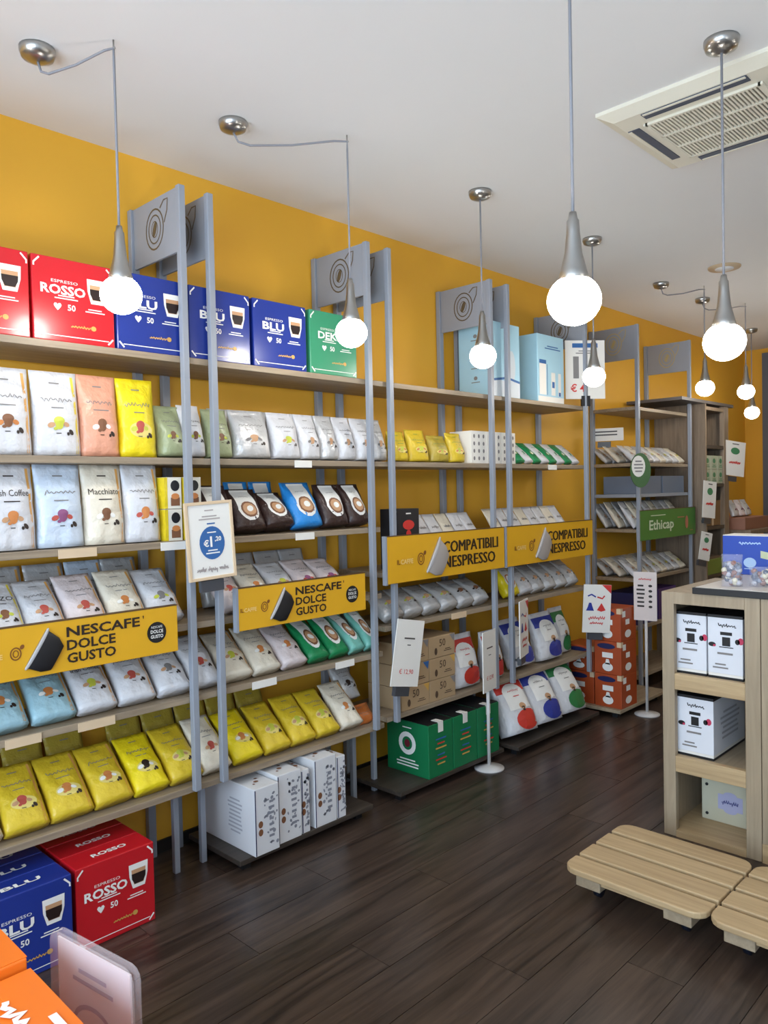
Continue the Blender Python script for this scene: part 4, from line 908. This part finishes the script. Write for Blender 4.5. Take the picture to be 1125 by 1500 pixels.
# goods on the counter top
ZC = CH+0.030
t = empty('blue_carton', (1.76, 4.02, ZC)); tag(t, 'bright blue carton standing on the counter', 'box')
MB().box(-0.13, 0.16, -0.08, 0.08, 0, 0.19).build('carton', mat('royal_blue_card', (36, 74, 176), 0.4), t, bevel=0.003)
MB().box(-0.128, 0.158, -0.078, 0.078, 0.19, 0.194).build('white_top', m_paper, t)
p = Print(lambda x, z: -0.08); p.script(0.0, 0.155, 0.10, 0.02, seed=6, t=0.006).ell(0.0, 0.06, 0.03, 0.025).small(0.0, 0.03, 0.08, 0.01, 1); p.build('lettering', mat('pale_blue_ink', (170, 200, 236), 0.5), t)
p = Print(lambda x, z: -0.08); p.poly([(0.05, 0.085), (0.10, 0.075), (0.10, 0.11), (0.05, 0.12)]); p.build('tag', mat('pale_green_card', (196, 206, 170), 0.5), t)
m_film = glassy('cellophane', (225, 225, 235), 0.14, 0.08)
sweets = [mat('sweet_%d' % k, c, 0.35) for k, c in enumerate(((190, 190, 200), (120, 130, 150), (220, 214, 190), (150, 110, 100), (90, 100, 120)))]
for n, (x, y, wd, h) in enumerate(((1.845, 3.47, 0.085, 0.14), (1.965, 3.53, 0.13, 0.085))):
    me, sf = bag_mesh('film_bag', wd, h, 0.075, m_film)
    o = link('cellophane_bag', me, None, (x, y, ZC), (0, 0, R(15))); tag(o, 'clear cellophane bag of wrapped capsules on counter, %s' % ('taller left one', 'lower right one')[n], 'bag')
    rn = random.Random(n)
    ms = [MB().lathe([(0.004, -0.009), (0.012, -0.008), (0.012, 0.006), (0.007, 0.010)], 8).mesh('capsule', s) for s in sweets]
    for k in range(44):
        zz = 0.014+rn.random()*h*0.62
        link('capsule', ms[k % 5], o, (rn.uniform(-0.36, 0.36)*wd, rn.uniform(-0.012, 0.012), zz), (rn.uniform(0, 3), rn.uniform(0, 3), 0))

# ------------------------------------------------------------------ slatted duckboards in front of the counter
def duckboard(x0, x1, y0, y1, label):
    t = empty('duckboard', ((x0+x1)/2, (y0+y1)/2, 0)); tag(t, label, 'duckboard', 'slatted duckboards')
    L, D = (x1-x0)/2, (y1-y0); sw = (D-3*0.022)/4; rc = 0.055
    for k in range(4):
        a = -D/2+k*(sw+0.022); b = a+sw
        if k == 0: pts = [(-L, b), (-L, a+rc)]+[(-L+rc-rc*math.cos(q), a+rc-rc*math.sin(q)) for q in (0.4, 0.8, 1.2)]+[(-L+rc, a), (L-rc, a)]+[(L-rc+rc*math.sin(q), a+rc-rc*math.cos(q)) for q in (0.4, 0.8, 1.2)]+[(L, a+rc), (L, b)]
        elif k == 3: pts = [(-L, a), (L, a), (L, b-rc)]+[(L-rc+rc*math.cos(q), b-rc+rc*math.sin(q)) for q in (0.4, 0.8, 1.2)]+[(L-rc, b), (-L+rc, b)]+[(-L+rc-rc*math.sin(q), b-rc+rc*math.cos(q)) for q in (0.4, 0.8, 1.2)]+[(-L, b-rc)]
        else: pts = [(-L, a), (L, a), (L, b), (-L, b)]
        MB().prism(pts, 0.108, 0.132).build('slat', m_oakx, t, bevel=0.005)
    for sx in (-1, 1):
        MB().box(-0.05, 0.05, -D/2+0.02, D/2-0.02, 0.062, 0.108).build('bearer', m_oaky, t, (sx*(L-0.10), 0, 0), bevel=0.003)
        for sy in (-1, 1):
            MB().lathe([(0.020, -0.012), (0.032, -0.010), (0.032, 0.010), (0.020, 0.012)], 16).build('castor', mat('blue_black_castor', (16, 20, 34), 0.5), t, (sx*(L-0.10), sy*(D/2-0.11), 0.032), (0, R(90), 0))
    MB().box(-L+0.15, L-0.15, -D/2+0.03, -D/2+0.05, 0.085, 0.108).build('front_batten', m_oakx, t)
duckboard(1.528, 2.072, 2.555, 3.06, 'slatted light wood duckboard on castors, left of two before the counter')
duckboard(2.080, 2.624, 2.555, 3.06, 'slatted light wood duckboard on castors, cut by the right picture edge')

# ------------------------------------------------------------------ foreground: orange boxes and acrylic sign
m_fo = mat('carton_bright_orange', (238, 118, 30), 0.4, var=0.03)
def fbox(x0, x1, y0, y1, z0, z1, label):
    t = empty('orange_box', ((x0+x1)/2, (y0+y1)/2, z0)); tag(t, label, 'box', 'foreground orange boxes')
    a, b, h = (x1-x0)/2, (y1-y0)/2, z1-z0
    MB().box(-a, a, -b, b, 0, h).build('carton', m_fo, t, bevel=0.003)
    MB().box(-a+0.004, a-0.004, b-0.07, b+0.0012, h-0.0005, h+0.0015).build('flap', m_fo, t)
    q = Print(lambda x, z: 0); q.script(-0.02, 0.115, 0.17, 0.035, seed=7, t=0.012)
    s = q.build('top_lettering', m_inkw, t); s.rotation_euler = (R(-90), 0, 0); s.location = (0.0, 0.0, h+0.0012)
    q = Print(lambda x, z: 0); q.small(0.03, 0.162, 0.12, 0.034, 1); s = q.build('brand_patch', m_inkw, t); s.rotation_euler = (R(-90), 0, 0); s.location = (0.0, 0.0, h+0.0022)
fbox(1.25, 1.592, 0.17, 0.548, 0.0, 0.355, 'orange box at the lower left corner, lower back one'); fbox(1.25, 1.592, 0.17, 0.548, 0.357, 0.71, 'orange box in the lower left corner, back one with raised top')
fbox(1.60, 1.96, 0.17, 0.548, 0.0, 0.345, 'orange box at the lower left corner, lower front one'); fbox(1.60, 1.96, 0.17, 0.548, 0.347, 0.694, 'orange box in the lower left corner with white lettering on top')
t = empty('acrylic_sign', (1.635, 0.657, 0)); t.rotation_euler = (0, 0, R(9)); tag(t, 'clear acrylic sign holder with pale sheet in the lower left foreground', 'sign')
pts = [(-0.135, 0.34), (0.135, 0.34), (0.135, 0.675)]+[(0.11+0.025*math.cos(q), 0.675+0.025*math.sin(q)) for q in (0.5, 1.0)]+[(0.11, 0.70), (-0.11, 0.70)]+[(-0.11-0.025*math.sin(q), 0.675+0.025*math.cos(q)) for q in (0.5, 1.0)]+[(-0.135, 0.675)]
def plate(y0, y1):
    n = len(pts)
    return MB().add([(x, y0, z) for x, z in pts]+[(x, y1, z) for x, z in pts], [tuple(range(n)), tuple(range(2*n-1, n-1, -1))]+[(k, n+k, n+(k+1) % n, (k+1) % n) for k in range(n)])
m_acr = glassy('clear_acrylic', (235, 220, 220), 0.2, 0.08)
plate(-0.010, -0.006).build('acrylic_plate', m_acr, t); plate(0.006, 0.010).build('acrylic_plate', m_acr, t)
MB().box(-0.118, 0.118, -0.002, 0.002, 0.345, 0.685).build('sheet', mat('pale_lilac_sheet', (226, 212, 214), 0.5), t)
p = Print(lambda x, z: -0.002); p.ring(0.0, 0.53, 0.07, 0.05, 0.010).small(0, 0.63, 0.14, 0.04, 2).script(0.02, 0.44, 0.15, 0.05, seed=2, t=0.007); p.build('faint_print', mat('faint_lilac_ink', (150, 138, 166), 0.5), t)
MB().tube([(0, 0, 0.02), (0, 0, 0.34)], 0.010, 10).build('pole', m_steel, t); MB().lathe([(0.10, 0), (0.10, 0.008), (0.02, 0.02)], 28).build('base', m_steel, t)

# ------------------------------------------------------------------ ceiling fittings
def pendant(x, y, zb, label, rose=None, r=0.066):
    t = empty('pendant_lamp', (x, y, zb)); tag(t, label, 'lamp', 'globe pendant lamps')
    top = RZ-zb
    rx, ry = ((rose[0]-x), (rose[1]-y)) if rose else (0, 0)
    MB().lathe([(0.010, -0.044), (0.026, -0.040), (0.050, -0.030), (0.056, -0.012), (0.056, 0)], 24).build('ceiling_rose', m_steel, t, (rx, ry, top))
    if rose:
        pts = [(rx, ry, top-0.04), (rx*0.96, ry*0.96, top-0.075), (rx*0.86, ry*0.86, top-0.085), (rx*0.5, ry*0.5, top-0.066), (rx*0.12, ry*0.12, top-0.030), (0.0, 0.0, top-0.026), (0, 0, top-0.06), (0, 0, 0.2)]
        MB().tube([(0, 0, top), (0, 0, top-0.02), (0.008, 0, top-0.03)], 0.003, 6).build('hook', m_steel, t)
    else: pts = [(0, 0, top-0.04), (0, 0, 0.2)]
    MB().tube(pts, 0.0042, 8).build('cord', m_cord, t)
    MB().lathe([(0.009, 0.222), (0.012, 0.205), (0.0155, 0.200), (0.017, 0.17), (0.022, 0.12), (0.033, 0.075), (0.042, 0.045), (0.040, 0.043)], 24).build('lamp_holder', m_steel, t)
    prof = [(r*math.sin(a), r*0.93*-math.cos(a)) for a in [math.pi*k/14 for k in range(0, 12)]]
    prof[0] = (0.002, prof[0][1])
    MB().lathe(prof, 24).build('globe', m_globe, t)
pendant(0.745, 1.22, 2.24, 'globe pendant nearest the red cartons, its cord hooked from a rose', (0.53, 1.065))
pendant(0.775, 2.22, 2.245, 'globe pendant before the green carton, its cord hooked from a rose', (0.55, 1.815))
pendant(0.785, 3.11, 2.245, 'globe pendant hanging straight before the third panel')
pendant(0.80, 4.185, 2.24, 'small globe pendant before the white price card')
pendant(0.82, 5.80, 2.30, 'small far globe pendant left of the far trio', (0.636, 5.48))
pendant(0.83, 6.62, 2.335, 'small far globe pendant upper right of the far trio', (0.655, 6.185))
pendant(0.49, 7.765, 2.26, 'small far globe pendant lowest of the far trio')
pendant(2.08, 1.76, 2.06, 'largest nearest globe pendant hanging in the middle', r=0.068)
pendant(2.12, 2.66, 2.06, 'large globe pendant hanging below the air conditioner', r=0.068)
for x, y, lb in ((0.78, 0.2, 'added unseen globe pendant over the left shelves behind the viewer'), (2.08, -0.35, 'added unseen globe pendant behind the viewer towards the shop window'), (3.4, 1.75, 'added unseen globe pendant right of the picture, nearest the viewer'),
        (3.4, 3.4, 'added unseen globe pendant right of the picture, over the counter'), (3.4, 5.2, 'added unseen globe pendant right of the picture, behind the counter'), (2.1, 5.6, 'added unseen globe pendant right of the far trio, out of the picture')):
    pendant(x, y, 2.15, lb)  # out-of-view pendants, added to bring up the room's brightness
# ceiling disc
t = MB().lathe([(0.10, -0.012), (0.105, -0.004), (0.105, 0)], 28).build('ceiling_disc', mat('tan_disc', (196, 172, 140), 0.5), None, (1.113, 5.406, RZ)); tag(t, 'small tan round fitting on the ceiling behind the large pendant', 'ceiling fitting')
MB().lathe([(0.06, -0.016), (0.06, -0.010)], 24).build('inner_ring', m_white, t)
# air conditioner cassette
t = empty('air_conditioner', (1.93, 3.17, RZ)); tag(t, 'cream ceiling cassette air conditioner with grille', 'air conditioner')
a = 0.355
fr = MB().add([(sx*a, sy*a, 0) for sx, sy in ((-1,-1),(1,-1),(1,1),(-1,1))]+[(sx*a, sy*a, -0.014) for sx, sy in ((-1,-1),(1,-1),(1,1),(-1,1))]+[(sx*(a-0.05), sy*(a-0.05), -0.038) for sx, sy in ((-1,-1),(1,-1),(1,1),(-1,1))],
    [(0,1,2,3), (0,4,5,1), (1,5,6,2), (2,6,7,3), (3,7,4,0), (4,8,9,5), (5,9,10,6), (6,10,11,7), (7,11,8,4), (11,10,9,8)])
fr.build('fascia', m_ac, t)
for k in range(4):
    o = MB().box(-0.195, 0.195, -0.026, 0.022, -0.0022, 0.004).build('louvre', m_acdark, t, (0, 0, -0.0385), (0, 0, R(90*k)))
    ang = R(90*k); o.location = (0.272*math.sin(ang), -0.272*math.cos(ang), -0.0385)
    f_ = MB().box(-0.19, 0.19, -0.024, -0.012, -0.003, 0.0).build('louvre_flap', m_ac, t, (0.272*math.sin(ang), -0.272*math.cos(ang), -0.040), (0, 0, ang))
gr = MB()
for k in range(30):
    x = -0.205+0.41*k/29; gr.box(x-0.0035, x+0.0035, -0.21, 0.21, -0.048, -0.040)
for y in (-0.21, -0.07, 0.07, 0.21): gr.box(-0.215, 0.215, y-0.006, y+0.006, -0.049, -0.039)
for x in (-0.215, 0.215): gr.box(x-0.008, x+0.008, -0.216, 0.216, -0.049, -0.039)
gr.build('grille', m_ac, t)
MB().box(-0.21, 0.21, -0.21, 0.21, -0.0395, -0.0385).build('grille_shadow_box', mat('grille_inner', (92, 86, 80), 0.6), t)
